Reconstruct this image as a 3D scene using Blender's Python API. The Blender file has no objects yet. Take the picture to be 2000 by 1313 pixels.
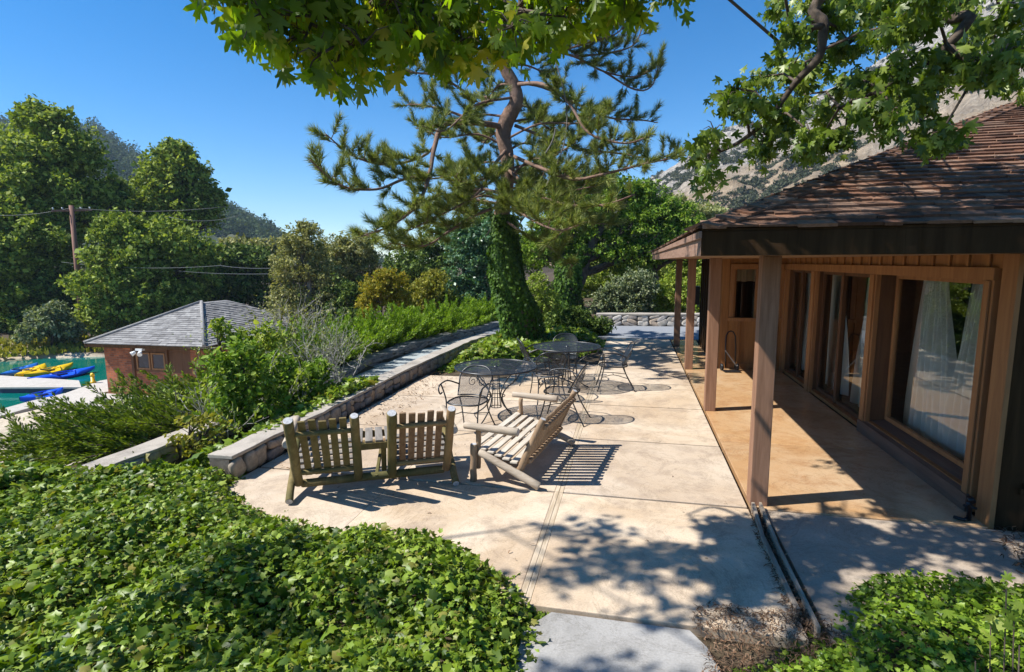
import bpy, math, random
import numpy as np
from mathutils import Vector, Matrix
S = bpy.context.scene
COL = S.collection
R = math.radians
# ---------------------------------------------------------------- camera, sky, sun, exposure
F, PITCH, YAW, ROLL, H = 1068.3, R(7.713), R(12.442), -0.00654, 2.2
cd = bpy.data.cameras.new('camera'); cam = bpy.data.objects.new('camera', cd); COL.objects.link(cam)
cd.sensor_width = 36; cd.lens = F / 2000 * 36; cd.clip_start = 0.05; cd.clip_end = 5000
cam.matrix_world = (Matrix.Translation((0, 0, H)) @ Matrix.Rotation(YAW, 4, 'Z')
                    @ Matrix.Rotation(R(90) - PITCH, 4, 'X') @ Matrix.Rotation(ROLL, 4, 'Z'))
S.camera = cam
SUND = Vector((.934, .358, -1.22)).normalized()
w = bpy.data.worlds.new('World'); S.world = w; w.use_nodes = True
nt = w.node_tree; nt.nodes.clear()
sky = nt.nodes.new('ShaderNodeTexSky'); sky.sky_type = 'NISHITA'; sky.sun_disc = False
sky.sun_elevation = R(50.6); sky.sun_rotation = R(249); sky.altitude = 1500
sky.air_density = 1.0; sky.dust_density = 0.15; sky.ozone_density = 2.6
bg = nt.nodes.new('ShaderNodeBackground'); bg.inputs[1].default_value = 0.104
wo = nt.nodes.new('ShaderNodeOutputWorld')
hs = nt.nodes.new('ShaderNodeHueSaturation'); hs.inputs['Saturation'].default_value = 1.42; nt.links.new(sky.outputs[0], hs.inputs['Color']); nt.links.new(hs.outputs[0], bg.inputs[0]); nt.links.new(bg.outputs[0], wo.inputs[0])
sl = bpy.data.lights.new('sun', 'SUN'); sl.energy = 5.0; sl.angle = R(0.53); sl.color = (1, .97, .915)
so = bpy.data.objects.new('sun', sl); COL.objects.link(so)
so.rotation_euler = SUND.to_track_quat('-Z', 'Y').to_euler()
S.view_settings.view_transform = 'Standard'; S.view_settings.look = 'None'
S.view_settings.exposure = 0.82; S.view_settings.gamma = 1
S.cycles.max_bounces = 8; S.cycles.transparent_max_bounces = 12
S.cycles.sample_clamp_indirect = 6

def ray(u, v):
    x = (u - 1000) / F; y = -(v - 656.5) / F
    x, y = x * math.cos(ROLL) - y * math.sin(ROLL), x * math.sin(ROLL) + y * math.cos(ROLL)
    fy = math.cos(PITCH) + y * math.sin(PITCH); fz = -math.sin(PITCH) + y * math.cos(PITCH)
    return Vector((x * math.cos(YAW) - fy * math.sin(YAW), x * math.sin(YAW) + fy * math.cos(YAW), fz))
def G(u, v, z=0.):
    r = ray(u, v); t = (z - H) / r.z; return Vector((r.x * t, r.y * t, z))
def W(u, v, d):
    r = ray(u, v); t = d / math.hypot(r.x, r.y); return Vector((r.x * t, r.y * t, H + r.z * t))
def PX(u, v, X0):
    r = ray(u, v); t = X0 / r.x; return Vector((X0, r.y * t, H + r.z * t))
def PY(u, v, Y0):
    r = ray(u, v); t = Y0 / r.y; return Vector((r.x * t, Y0, H + r.z * t))

# ---------------------------------------------------------------- materials
def newmat(name):
    m = bpy.data.materials.new(name); m.use_nodes = True
    n = m.node_tree; n.nodes.clear()
    o = n.nodes.new('ShaderNodeOutputMaterial')
    return m, n, o
def nd(n, t, **k):
    x = n.nodes.new('ShaderNode' + t)
    for a, b in k.items():
        if a.startswith('i'):
            x.inputs[int(a[1:])].default_value = b
        else: setattr(x, a, b)
    return x
def ramp(n, fac, stops):
    r = n.nodes.new('ShaderNodeValToRGB'); e = r.color_ramp.elements
    while len(e) < len(stops): e.new(.5)
    for q, (p, c) in zip(e, stops):
        q.position = p; q.color = (*c, 1)
    n.links.new(fac, r.inputs[0]); return r
def mixc(n, fac, a, b, mode='MIX'):
    m = n.nodes.new('ShaderNodeMix'); m.data_type = 'RGBA'; m.blend_type = mode
    for s, v in ((m.inputs[0], fac), (m.inputs[6], a), (m.inputs[7], b)):
        if isinstance(v, (int, float)): s.default_value = v
        elif isinstance(v, tuple): s.default_value = (*v, 1)
        else: n.links.new(v, s)
    return m.outputs[2]
def noise(n, vec, scale, detail=6, rough=.6, dist=0):
    t = nd(n, 'TexNoise'); t.inputs['Scale'].default_value = scale; t.inputs['Detail'].default_value = detail
    t.inputs['Roughness'].default_value = rough; t.inputs['Distortion'].default_value = dist
    if vec is not None: n.links.new(vec, t.inputs['Vector'])
    return t
def coords(n, scale=(1, 1, 1), kind='Object'):
    c = nd(n, 'TexCoord'); mp = nd(n, 'Mapping'); mp.inputs['Scale'].default_value = scale
    n.links.new(c.outputs[kind], mp.inputs['Vector']); return mp.outputs[0]
def pos(n, scale=(1, 1, 1)):
    c = nd(n, 'NewGeometry'); mp = nd(n, 'Mapping'); mp.inputs['Scale'].default_value = scale
    n.links.new(c.outputs['Position'], mp.inputs['Vector']); return mp.outputs[0]
def finish(n, o, col, rough=.8, bump=None, bstr=.3, bdist=.01, spec=.4, metal=0):
    p = nd(n, 'BsdfPrincipled')
    if isinstance(col, tuple): p.inputs['Base Color'].default_value = (*col, 1)
    else: n.links.new(col, p.inputs['Base Color'])
    if isinstance(rough, (int, float)): p.inputs['Roughness'].default_value = rough
    else: n.links.new(rough, p.inputs['Roughness'])
    p.inputs['Specular IOR Level'].default_value = spec; p.inputs['Metallic'].default_value = metal
    if bump is not None:
        b = nd(n, 'Bump'); b.inputs['Strength'].default_value = bstr; b.inputs['Distance'].default_value = bdist
        n.links.new(bump, b.inputs['Height']); n.links.new(b.outputs[0], p.inputs['Normal'])
    n.links.new(p.outputs[0], o.inputs[0]); return p
def leafmat(name, cols, trans=.35, rough=.45, spec=.35, tcol=None):
    m, n, o = newmat(name)
    g = nd(n, 'NewGeometry')
    k = len(cols)
    r = ramp(n, g.outputs['Random Per Island'], [(i / max(1, k - 1), c) for i, c in enumerate(cols)])
    p = nd(n, 'BsdfPrincipled'); n.links.new(r.outputs[0], p.inputs['Base Color'])
    p.inputs['Roughness'].default_value = rough; p.inputs['Specular IOR Level'].default_value = spec
    t = nd(n, 'BsdfTranslucent')
    tc = mixc(n, 1.0, r.outputs[0], tcol or (1.5, 1.5, .55), 'MULTIPLY')
    n.links.new(tc, t.inputs[0])
    mx = nd(n, 'MixShader'); mx.inputs[0].default_value = trans
    n.links.new(p.outputs[0], mx.inputs[1]); n.links.new(t.outputs[0], mx.inputs[2])
    n.links.new(mx.outputs[0], o.inputs[0]); return m
def wood(name, c1, c2, scale=(20, 20, 2), rough=.7, bstr=.4, c3=None, island=False, spec=.3):
    m, n, o = newmat(name)
    v = coords(n, scale)
    a = noise(n, v, 1.0, 8, .65, .6)
    col = ramp(n, a.outputs[0], [(.32, c1), (.68, c2)]).outputs[0]
    b = noise(n, coords(n), 1.7, 4)
    if c3:
        f = ramp(n, b.outputs[0], [(.42, (0, 0, 0)), (.62, (1, 1, 1))])
        col = mixc(n, f.outputs[0], col, c3)
    if island:
        g = nd(n, 'NewGeometry')
        rr = ramp(n, g.outputs['Random Per Island'], [(0, (.68, .68, .68)), (1, (1.2, 1.2, 1.2))])
        col = mixc(n, 1.0, col, rr.outputs[0], 'MULTIPLY')
    finish(n, o, col, rough, a.outputs[0], bstr, .004, spec)
    return m
def speckle(name, c1, c2, scale, rough=.9, bstr=.3, bdist=.01, big=None, c3=None, spec=.3):
    m, n, o = newmat(name); v = pos(n)
    a = noise(n, v, scale, 8, .65)
    col = ramp(n, a.outputs[0], [(.35, c1), (.65, c2)]).outputs[0]
    if c3:
        b = noise(n, v, big or scale / 10, 5, .6, .5)
        f = ramp(n, b.outputs[0], [(.45, (0, 0, 0)), (.65, (1, 1, 1))])
        col = mixc(n, f.outputs[0], col, c3)
    finish(n, o, col, rough, a.outputs[0], bstr, bdist, spec); return m
def concrete(name, base, stain, stain2, rough=(.6, .85), bstr=.25, amt=.55, spec=.35):
    m, n, o = newmat(name); v = pos(n)
    big = noise(n, v, .55, 6, .62, .8); mid = noise(n, v, 3.2, 8, .7, .4); fine = noise(n, v, 70, 4, .7)
    c = mixc(n, ramp(n, big.outputs[0], [(.40, (0, 0, 0)), (.60, (amt,) * 3)]).outputs[0], base, stain)
    c = mixc(n, ramp(n, mid.outputs[0], [(.47, (0, 0, 0)), (.68, (.75,) * 3)]).outputs[0], c, stain2)
    ed = noise(n, v, 1.3, 9, .75, 1.6); cr = ramp(n, ed.outputs[0], [(.490, (1, 1, 1)), (.499, (.62, .60, .57)), (.502, (.62, .60, .57)), (.509, (1, 1, 1))]); c = mixc(n, .8, c, cr.outputs[0], 'MULTIPLY')
    ff = ramp(n, fine.outputs[0], [(.3, (.84,) * 3), (.7, (1.1,) * 3)])
    c = mixc(n, 1.0, c, ff.outputs[0], 'MULTIPLY')
    # small dark spots and hairline cracks
    vo = nd(n, 'TexVoronoi'); vo.inputs['Scale'].default_value = 2.3; n.links.new(v, vo.inputs['Vector'])
    sp = ramp(n, vo.outputs['Distance'], [(.022, (.35,) * 3), (.036, (1, 1, 1))])
    c = mixc(n, 1.0, c, sp.outputs[0], 'MULTIPLY')
    g = nd(n, 'NewGeometry')
    isl = ramp(n, g.outputs['Random Per Island'], [(0, (.88, .88, .9)), (1, (1.06, 1.04, 1.0))])
    c = mixc(n, 1.0, c, isl.outputs[0], 'MULTIPLY')
    rr = nd(n, 'MapRange'); n.links.new(mid.outputs[0], rr.inputs[0])
    rr.inputs[3].default_value, rr.inputs[4].default_value = rough
    add = nd(n, 'Math', operation='ADD'); n.links.new(mid.outputs[0], add.inputs[0]); n.links.new(fine.outputs[0], add.inputs[1])
    finish(n, o, c, rr.outputs[0], add.outputs[0], bstr, .004, spec)
    return m
def plain(name, c, rough=.5, spec=.4, metal=0):
    m, n, o = newmat(name)
    a = noise(n, coords(n), 30, 4)
    r = ramp(n, a.outputs[0], [(.3, tuple(x * .82 for x in c)), (.7, tuple(min(1, x * 1.1) for x in c))])
    finish(n, o, r.outputs[0], rough, a.outputs[0], .08, .002, spec, metal); return m
def islandmat(name, cols, rough=.85, nscale=25, bstr=.4, bdist=.01, spec=.3):
    m, n, o = newmat(name)
    g = nd(n, 'NewGeometry'); k = len(cols)
    r = ramp(n, g.outputs['Random Per Island'], [(i / (k - 1), c) for i, c in enumerate(cols)])
    a = noise(n, pos(n), nscale, 7, .7)
    rr = ramp(n, a.outputs[0], [(.3, (.62,) * 3), (.7, (1.2,) * 3)])
    c = mixc(n, 1.0, r.outputs[0], rr.outputs[0], 'MULTIPLY')
    finish(n, o, c, rough, a.outputs[0], bstr, bdist, spec); return m
def meshmetal(name, ax, cell=.011, metalw=.55):
    m, n, o = newmat(name)
    c = nd(n, 'TexCoord'); s = nd(n, 'SeparateXYZ'); n.links.new(c.outputs['Object'], s.inputs[0])
    vals = []
    for sg in (1, -1):
        mu = nd(n, 'Math', operation='MULTIPLY'); mu.inputs[1].default_value = sg * (1 if ax == 'xy' else .75)
        n.links.new(s.outputs[1 if ax == 'xy' else 2], mu.inputs[0])
        ad = nd(n, 'Math', operation='ADD'); n.links.new(s.outputs[0], ad.inputs[0]); n.links.new(mu.outputs[0], ad.inputs[1])
        dv = nd(n, 'Math', operation='DIVIDE'); dv.inputs[1].default_value = cell; n.links.new(ad.outputs[0], dv.inputs[0])
        fr = nd(n, 'Math', operation='FRACT'); n.links.new(dv.outputs[0], fr.inputs[0])
        gt = nd(n, 'Math', operation='LESS_THAN'); gt.inputs[1].default_value = metalw; n.links.new(fr.outputs[0], gt.inputs[0])
        vals.append(gt)
    mx = nd(n, 'Math', operation='MAXIMUM'); n.links.new(vals[0].outputs[0], mx.inputs[0]); n.links.new(vals[1].outputs[0], mx.inputs[1])
    p = nd(n, 'BsdfPrincipled'); p.inputs['Base Color'].default_value = (.022, .026, .034, 1)
    p.inputs['Roughness'].default_value = .42; p.inputs['Specular IOR Level'].default_value = .6
    t = nd(n, 'BsdfTransparent'); ms = nd(n, 'MixShader')
    n.links.new(mx.outputs[0], ms.inputs[0]); n.links.new(t.outputs[0], ms.inputs[1]); n.links.new(p.outputs[0], ms.inputs[2])
    n.links.new(ms.outputs[0], o.inputs[0]); return m
def glassmat(name, tint=(.96, .98, .96)):
    m, n, o = newmat(name)
    fr = nd(n, 'Fresnel'); fr.inputs[0].default_value = 1.95
    t = nd(n, 'BsdfTransparent'); t.inputs[0].default_value = (*tint, 1)
    g = nd(n, 'BsdfGlossy'); g.inputs['Roughness'].default_value = .003; g.inputs[0].default_value = (1, 1, 1, 1)
    ms = nd(n, 'MixShader'); n.links.new(fr.outputs[0], ms.inputs[0]); n.links.new(t.outputs[0], ms.inputs[1]); n.links.new(g.outputs[0], ms.inputs[2])
    n.links.new(ms.outputs[0], o.inputs[0]); return m

# ---------------------------------------------------------------- object helpers
def tag(o, label=None, cat=None, group=None, kind=None):
    for k, v in (('label', label), ('category', cat), ('group', group), ('kind', kind)):
        if v: o[k] = v
    return o
def empty(name, loc=(0, 0, 0), rz=0):
    o = bpy.data.objects.new(name, None); COL.objects.link(o); o.location = loc; o.rotation_euler = (0, 0, rz)
    o.empty_display_size = .2
    return o
def copy_tree(o, parent=None):
    c = o.copy(); COL.objects.link(c); c.parent = parent
    for ch in list(o.children): copy_tree(ch, c)
    return c
class MB:
    def __init__(s): s.v = []; s.f = []; s.m = []; s.smooth = []
    def add(s, vs, fs, mi=0, sm=False):
        b = len(s.v); s.v += [tuple(v) for v in vs]
        for f in fs: s.f.append([b + i for i in f]); s.m.append(mi); s.smooth.append(sm)
    def box(s, a, b, M=None, mi=0):
        x0, y0, z0 = a; x1, y1, z1 = b
        vs = [Vector(p) for p in ((x0, y0, z0), (x1, y0, z0), (x1, y1, z0), (x0, y1, z0), (x0, y0, z1), (x1, y0, z1), (x1, y1, z1), (x0, y1, z1))]
        if M: vs = [M @ v for v in vs]
        s.add(vs, [(0, 3, 2, 1), (4, 5, 6, 7), (0, 1, 5, 4), (1, 2, 6, 5), (2, 3, 7, 6), (3, 0, 4, 7)], mi)
        return s
    def bar(s, p, q, w_, h_, up=(0, 0, 1), mi=0):
        p, q = Vector(p), Vector(q); d = (q - p); L = d.length; d.normalize()
        x = d.cross(Vector(up)); x.normalize(); u = x.cross(d)
        M = Matrix((x, d, u)).transposed().to_4x4(); M.translation = p
        return s.box((-w_ / 2, 0, -h_ / 2), (w_ / 2, L, h_ / 2), M, mi)
    def tube(s, pts, rad, seg=8, cap=True, mi=0, capmi=None, closed=False, jit=0, rng=None):
        pts = [Vector(p) for p in pts]; n = len(pts)
        if isinstance(rad, (int, float)): rad = [rad] * n
        b = len(s.v); up = None; rings = []
        for i, p in enumerate(pts):
            if closed: d = pts[(i + 1) % n] - pts[i - 1]
            else: d = pts[min(i + 1, n - 1)] - pts[max(i - 1, 0)]
            if d.length < 1e-9: d = Vector((0, 0, 1))
            d.normalize()
            if up is None:
                up = Vector((0, 0, 1)) if abs(d.z) < .9 else Vector((1, 0, 0))
            x = d.cross(up)
            if x.length < 1e-6: x = d.orthogonal()
            x.normalize(); y = x.cross(d); up = y if not closed else up
            ring = []
            for k in range(seg):
                a = 2 * math.pi * k / seg
                r = rad[i] * (1 + (rng.uniform(-jit, jit) if rng else 0))
                ring.append(p + x * (math.cos(a) * r) + y * (math.sin(a) * r))
            rings.append(ring)
        vs = [v for r_ in rings for v in r_]; fs = []
        for i in range(n if closed else n - 1):
            j = (i + 1) % n
            for k in range(seg):
                l = (k + 1) % seg
                fs.append((i * seg + k, i * seg + l, j * seg + l, j * seg + k))
        s.add(vs, fs, mi, True)
        if cap and not closed:
            s.f.append([b + k for k in range(seg - 1, -1, -1)]); s.m.append(mi if capmi is None else capmi); s.smooth.append(False)
            s.f.append([b + (n - 1) * seg + k for k in range(seg)]); s.m.append(mi if capmi is None else capmi); s.smooth.append(False)
        return s
    def grid(s, fn, nu, nv, mi=0, sm=True):
        vs = [fn(i / nu, j / nv) for j in range(nv + 1) for i in range(nu + 1)]
        fs = [(j * (nu + 1) + i, j * (nu + 1) + i + 1, (j + 1) * (nu + 1) + i + 1, (j + 1) * (nu + 1) + i) for j in range(nv) for i in range(nu)]
        s.add(vs, fs, mi, sm); return s
    def build(s, name, mats, parent=None, bevel=0, solid=0):
        me = bpy.data.meshes.new(name); me.from_pydata(s.v, [], s.f)
        if not isinstance(mats, (list, tuple)): mats = [mats]
        for m in mats: me.materials.append(m)
        me.polygons.foreach_set('material_index', s.m); me.polygons.foreach_set('use_smooth', s.smooth)
        me.update()
        o = bpy.data.objects.new(name, me); COL.objects.link(o); o.parent = parent
        if solid:
            q = o.modifiers.new('solid', 'SOLIDIFY'); q.thickness = solid; q.offset = 0
        if bevel:
            q = o.modifiers.new('bevel', 'BEVEL'); q.width = bevel; q.segments = 2; q.limit_method = 'ANGLE'; q.angle_limit = R(40)
        return o
def npmesh(name, V, loops, sizes, mat, parent=None, smooth=False):
    me = bpy.data.meshes.new(name)
    me.vertices.add(len(V)); me.vertices.foreach_set('co', np.ascontiguousarray(V, dtype=np.float32).ravel())
    me.loops.add(len(loops)); me.loops.foreach_set('vertex_index', np.asarray(loops, dtype=np.int32))
    me.polygons.add(len(sizes)); st = np.concatenate(([0], np.cumsum(sizes)[:-1])).astype(np.int32)
    me.polygons.foreach_set('loop_start', st)
    if smooth: me.polygons.foreach_set('use_smooth', np.ones(len(sizes), dtype=bool))
    for m in (mat if isinstance(mat, (list, tuple)) else [mat]): me.materials.append(m)
    me.update(calc_edges=True); me.validate()
    o = bpy.data.objects.new(name, me); COL.objects.link(o); o.parent = parent
    return o
def unit(a): return a / np.maximum(np.linalg.norm(a, axis=-1, keepdims=True), 1e-9)
def scatter(tmpl, P, A, N, Sz):
    """template leaves (verts, faces) at points P with axis A, face normal N, size Sz"""
    tv, tf = tmpl; tv = np.asarray(tv, float); k = len(tv); n = len(P)
    A = unit(A); B = unit(np.cross(A, N)); N = np.cross(B, A)
    Sz = np.asarray(Sz).reshape(-1, 1) * np.ones((n, 3)) if np.ndim(Sz) < 2 else Sz
    V = (P[:, None, :] + tv[None, :, 0:1] * B[:, None, :] * Sz[:, None, 0:1] + tv[None, :, 1:2] * A[:, None, :] * Sz[:, None, 1:2]
         + tv[None, :, 2:3] * N[:, None, :] * Sz[:, None, 2:3]).reshape(-1, 3)
    lt = np.concatenate([np.asarray(f) for f in tf]); st = np.array([len(f) for f in tf])
    L = (lt[None, :] + (np.arange(n) * k)[:, None]).ravel(); SS = np.tile(st, n)
    return V, L, SS
def merge(parts):
    V = []; L = []; Z = []; b = 0
    for v, l, s_ in parts: V.append(v); L.append(l + b); Z.append(s_); b += len(v)
    return np.concatenate(V), np.concatenate(L), np.concatenate(Z)
def leafset(name, tmpl, P, A, N, Sz, mat, parent=None):
    return npmesh(name, *scatter(tmpl, P, A, N, Sz), mat, parent)
T_RHOMB = ([(0, 0, 0), (.32, .5, .1), (0, 1, 0), (-.32, .5, .1)], [(0, 1, 2, 3)])
T_OVAL = ([(0, 0, 0), (.27, .3, .07), (.24, .68, .07), (0, 1, -.05), (-.24, .68, .07), (-.27, .3, .07)], [(0, 1, 2, 3), (0, 3, 4, 5)])
def star(pts, cz=.0, droop=.12):
    v = [(0, .32, 0)]; f = []
    for a, r in pts:
        x = math.sin(R(a)) * r; y = math.cos(R(a)) * r
        v.append((x, .32 + y, -droop * (abs(x) * 1.2 + max(0, y) * .5) + cz))
    k = len(pts)
    for i in range(k): f.append((0, 1 + i, 1 + (i + 1) % k))
    return v, f
T_IVY = star([(0, .70), (26, .36), (58, .54), (90, .34), (130, .44), (180, .26), (230, .44), (270, .34), (302, .54), (334, .36)], droop=.28)
T_MAPLE = star([(0, .72), (7, .50), (17, .52), (25, .27), (38, .56), (48, .66), (58, .50), (76, .25), (92, .46), (108, .52), (125, .30), (172, .22),
                (188, .22), (235, .30), (252, .52), (268, .46), (284, .25), (302, .50), (312, .66), (322, .56), (335, .27), (343, .52), (353, .50)], droop=.2)
T_NEEDLE = ([(-.5, 0, 0), (.5, 0, 0), (0, 1, 0)], [(0, 1, 2)])
def randn(rng, n, k=3): return rng.normal(size=(n, k))
# value noise
_g = np.random.default_rng(77).random((256, 256))
def vnoise(x, y):
    xi = np.floor(x).astype(int); yi = np.floor(y).astype(int); fx = x - xi; fy = y - yi
    fx = fx * fx * (3 - 2 * fx); fy = fy * fy * (3 - 2 * fy)
    a = _g[xi % 256, yi % 256]; b = _g[(xi + 1) % 256, yi % 256]; c = _g[xi % 256, (yi + 1) % 256]; d = _g[(xi + 1) % 256, (yi + 1) % 256]
    return (a * (1 - fx) + b * fx) * (1 - fy) + (c * (1 - fx) + d * fx) * fy
def fbm(x, y, o=5):
    s = 0; a = 1; t = 0
    for i in range(o): s = s + a * vnoise(x * 2 ** i + 17 * i, y * 2 ** i + 31 * i); t += a; a *= .5
    return s / t
def sstep(a, b, x):
    t = np.clip((x - a) / (b - a), 0, 1); return t * t * (3 - 2 * t)
def inpoly(x, y, poly):
    c = np.zeros(np.shape(x), bool); n = len(poly)
    for i in range(n):
        x0, y0 = poly[i]; x1, y1 = poly[i - 1]
        if y0 == y1: continue
        c ^= ((y0 > y) != (y1 > y)) & (x < (x1 - x0) * (y - y0) / (y1 - y0) + x0)
    return c
def pdist(x, y, poly):
    d = np.full(np.shape(x), 1e9); n = len(poly)
    for i in range(n):
        ax, ay = poly[i - 1]; bx, by = poly[i]
        t = np.clip(((x - ax) * (bx - ax) + (y - ay) * (by - ay)) / max(1e-9, (bx - ax) ** 2 + (by - ay) ** 2), 0, 1)
        d = np.minimum(d, np.hypot(x - ax - t * (bx - ax), y - ay - t * (by - ay)))
    return d
def sdist(x, y, poly):
    d = pdist(x, y, poly); return np.where(inpoly(x, y, poly), d, -d)   # positive inside
# ---------------------------------------------------------------- setting: ground
LAKE = [(-22, 2), (-22.0, 14.6), (-22.15, 17), (-23, 19.3), (-22.4, 21), (-21, 28), (-30.9, 25.9), (-34.3, 23.4), (-46, 17.5), (-60, 2)]
IVY_L = [(-.44, 2.5), (-.40, 2.99), (-.45, 3.2), (-.64, 3.5), (-1.05, 3.78), (-1.54, 3.98), (-2.2, 3.93), (-2.75, 4.03), (-3.28, 4.2), (-3.7, 4.45), (-3.95, 4.75),
         (-4.45, 5.3), (-4.9, 5.0), (-5.3, 4.35), (-6.5, 4.3), (-8.2, 4.1), (-9.5, 2), (-9, -2), (-.6, -2)]
IVY_R = [(.50, 2.72), (.60, 2.96), (.85, 3.1), (1.14, 3.36), (1.27, 3.75), (1.5, 4.0), (1.9, 4.13), (2.4, 4.18), (3.2, 4.25), (5, 4.3), (5, -1), (.62, -1)]
RING = [(-3.9, 10.6), (-3.3, 11.0), (-2.52, 11.2), (-2.05, 12.1), (-1.3, 12.9), (-.75, 14.2), (-.7, 15.6), (-1.6, 16.2), (-3.0, 16.3), (-3.9, 15.9), (-4.1, 13.5)]
def xc(y): return np.interp(y, [4, 8, 11, 13.4, 17.9, 24, 60], [-5.42, -5.3, -5.62, -5.48, -4.35, -3.2, -1.])
def wx(y): return np.interp(y, [4.6, 8.2, 9.4, 10.9, 12, 13.4, 15.2], [-3.97, -4.06, -4.08, -4.0, -4.0, -4.05, -3.9])
def wz(y): return np.interp(y, [3.5, 5, 8.2, 14, 18], [-.1, -.36, -.13, -.12, -.05])
def gz(x, y):
    x = np.asarray(x, float); y = np.asarray(y, float)
    path = wz(y)
    z = np.where(x < -4.1, path, -.07)
    z = np.where((y < 4.2) & (x < -3.9), -.07, z)
    dx = xc(y) - x
    z = np.where(dx > 0, np.minimum(0, path + .25) * (dx < .6) + np.where(dx >= .6, -.12, 0), z)
    drop = 2.85 * sstep(.5, 7.0, dx) * sstep(70, 45, y)
    z = z - drop * sstep(-6, -2, y)
    z = z + sstep(22, 60, y) * sstep(-20, 5, x) * 2.5
    z = z + .05 * (fbm(x * .8, y * .8, 3) - .5) * (dx > .8)
    sd = sdist(x, y, LAKE)
    far = (y > x * .55 + 41.8) | (x < -31)
    rise = np.where(far & (sd < 0), .5 * sstep(0, 3, -sd) + .06 * np.clip(-sd - 3, 0, 60), 0)
    z = np.where(far & (x < -18) & (sd < 0), -2.97 + rise, z)
    z = np.where(sd > 0, -2.97 - 1.4 * sstep(0, 1.3, sd), z)
    z = z + .16 * sstep(0, .8, sdist(x, y, IVY_L)) + .1 * sstep(0, .5, sdist(x, y, IVY_R)) + .12 * sstep(0, .6, sdist(x, y, RING))
    return z
def axis(lo, hi, a, b, st, grow=1.18):
    c = list(np.arange(a, b + 1e-6, st)); s_ = st; x = b
    while x < hi: s_ *= grow; x += s_; c.append(x)
    s_ = st; x = a
    while x > lo: s_ *= grow; x -= s_; c.insert(0, x)
    return np.array(c)
gx = axis(-900, 900, -11, 6, .2); gy = axis(-300, 1200, -2, 24, .25)
XX, YY = np.meshgrid(gx, gy); ZZ = gz(XX, YY)
nx, ny = len(gx), len(gy)
idx = np.arange(nx * ny).reshape(ny, nx)
quads = np.stack([idx[:-1, :-1], idx[:-1, 1:], idx[1:, 1:], idx[1:, :-1]], -1).reshape(-1, 4)
def ground_mat():
    m, n, o = newmat('ground soil and sand'); v = pos(n)
    at = nd(n, 'Attribute', attribute_name='sand')
    a = noise(n, v, 9, 9, .72); b = noise(n, v, .5, 6, .6); f = noise(n, v, 55, 4, .7)
    sand = ramp(n, b.outputs[0], [(.35, (.40, .33, .24)), (.65, (.54, .46, .35))]).outputs[0]
    sand = mixc(n, ramp(n, a.outputs[0], [(.48, (0, 0, 0)), (.62, (.7,) * 3)]).outputs[0], sand, (.27, .22, .16))
    soil = ramp(n, a.outputs[0], [(.35, (.035, .025, .016)), (.65, (.12, .09, .055))]).outputs[0]
    c = mixc(n, at.outputs['Fac'], soil, sand)
    c = mixc(n, 1.0, c, ramp(n, f.outputs[0], [(.3, (.75,) * 3), (.7, (1.15,) * 3)]).outputs[0], 'MULTIPLY')
    finish(n, o, c, .95, a.outputs[0], .7, .04, .2); return m
gr = npmesh('ground', np.stack([XX, YY, ZZ], -1).reshape(-1, 3), quads.ravel(), np.full(len(quads), 4), ground_mat(), smooth=True)
tag(gr, kind='structure')
at = gr.data.attributes.new('sand', 'FLOAT', 'POINT')
sandmask = sstep(-2.2, -2.7, ZZ) * (XX < -10) * (YY < 26)
at.data.foreach_set('value', sandmask.ravel().astype(np.float32))

# water
def water_mat():
    m, n, o = newmat('lake water'); v = pos(n, (1, 1, 1))
    a = noise(n, v, 2.2, 5, .6, .4)
    finish(n, o, (.0, .13, .105), .04, a.outputs[0], .12, .05, .6); return m
wm = MB(); wm.add([(-120, -30, -3.15), (-13, -30, -3.15), (-13, 70, -3.15), (-120, 70, -3.15)], [(0, 1, 2, 3)])
tag(wm.build('lake', water_mat()), kind='structure')

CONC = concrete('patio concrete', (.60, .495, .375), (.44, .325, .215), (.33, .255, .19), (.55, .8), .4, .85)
PORCH = concrete('sealed porch concrete', (.50, .30, .145), (.58, .42, .26), (.38, .20, .09), (.14, .34), .12, .75, .6)
SLAB = concrete('grey path concrete', (.40, .385, .36), (.29, .28, .26), (.24, .23, .21), (.7, .9), .5, .8)
WALK = concrete('blue grey walkway concrete', (.34, .375, .385), (.27, .30, .31), (.40, .42, .41), (.7, .9))
DECKM = concrete('deck concrete', (.50, .465, .41), (.42, .385, .33), (.55, .51, .46), (.7, .9))
ASPH = speckle('road asphalt', (.19, .20, .215), (.26, .27, .285), 25, .9, .4, .01, 1.2, (.22, .23, .25))
def prism(mb, poly, z0, z1, mi=0):
    n = len(poly)
    vs = [(x, y, z0) for x, y in poly] + [(x, y, z1) for x, y in poly]
    fs = [tuple(range(n - 1, -1, -1)), tuple(range(n, 2 * n))] + [(i, (i + 1) % n, n + (i + 1) % n, n + i) for i in range(n)]
    mb.add(vs, fs, mi); return mb
ys = [3.21, 5.0, 6.68, 8.36, 10.0, 11.7, 13.4, 15.9]
mb = MB(); gp = .017
rng = random.Random(4)
for j in range(len(ys) - 1):
    y0, y1 = ys[j] + gp, ys[j + 1] - gp
    for (x0, x1) in ((-3.95, -2.3), (-2.3, -.675), (-.625, 1.07)):
        if x0 < -3 and j >= 4: continue
        if x0 < -2 and x0 > -3 and j >= 5: continue
        xa, xb = x0 + gp, x1 - gp
        if abs(x0 + 2.3) < .01: xa = x0 - gp      # continuous slab across this line
        mb.box((xa, y0, -.13), (xb, y1, 0 - rng.uniform(0, .003)))
tag(mb.build('patio', CONC, bevel=.006), kind='structure')
mb = MB()
mb.box((1.095, 5.006, -.13), (2.93, 6.9, .0)); mb.box((1.095, 6.912, -.13), (2.93, 11.75, -.001))
for j in range(5, 7): mb.box((1.095, ys[j] + .06, -.13), (1.75, ys[j + 1] - gp, -.002))
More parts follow.
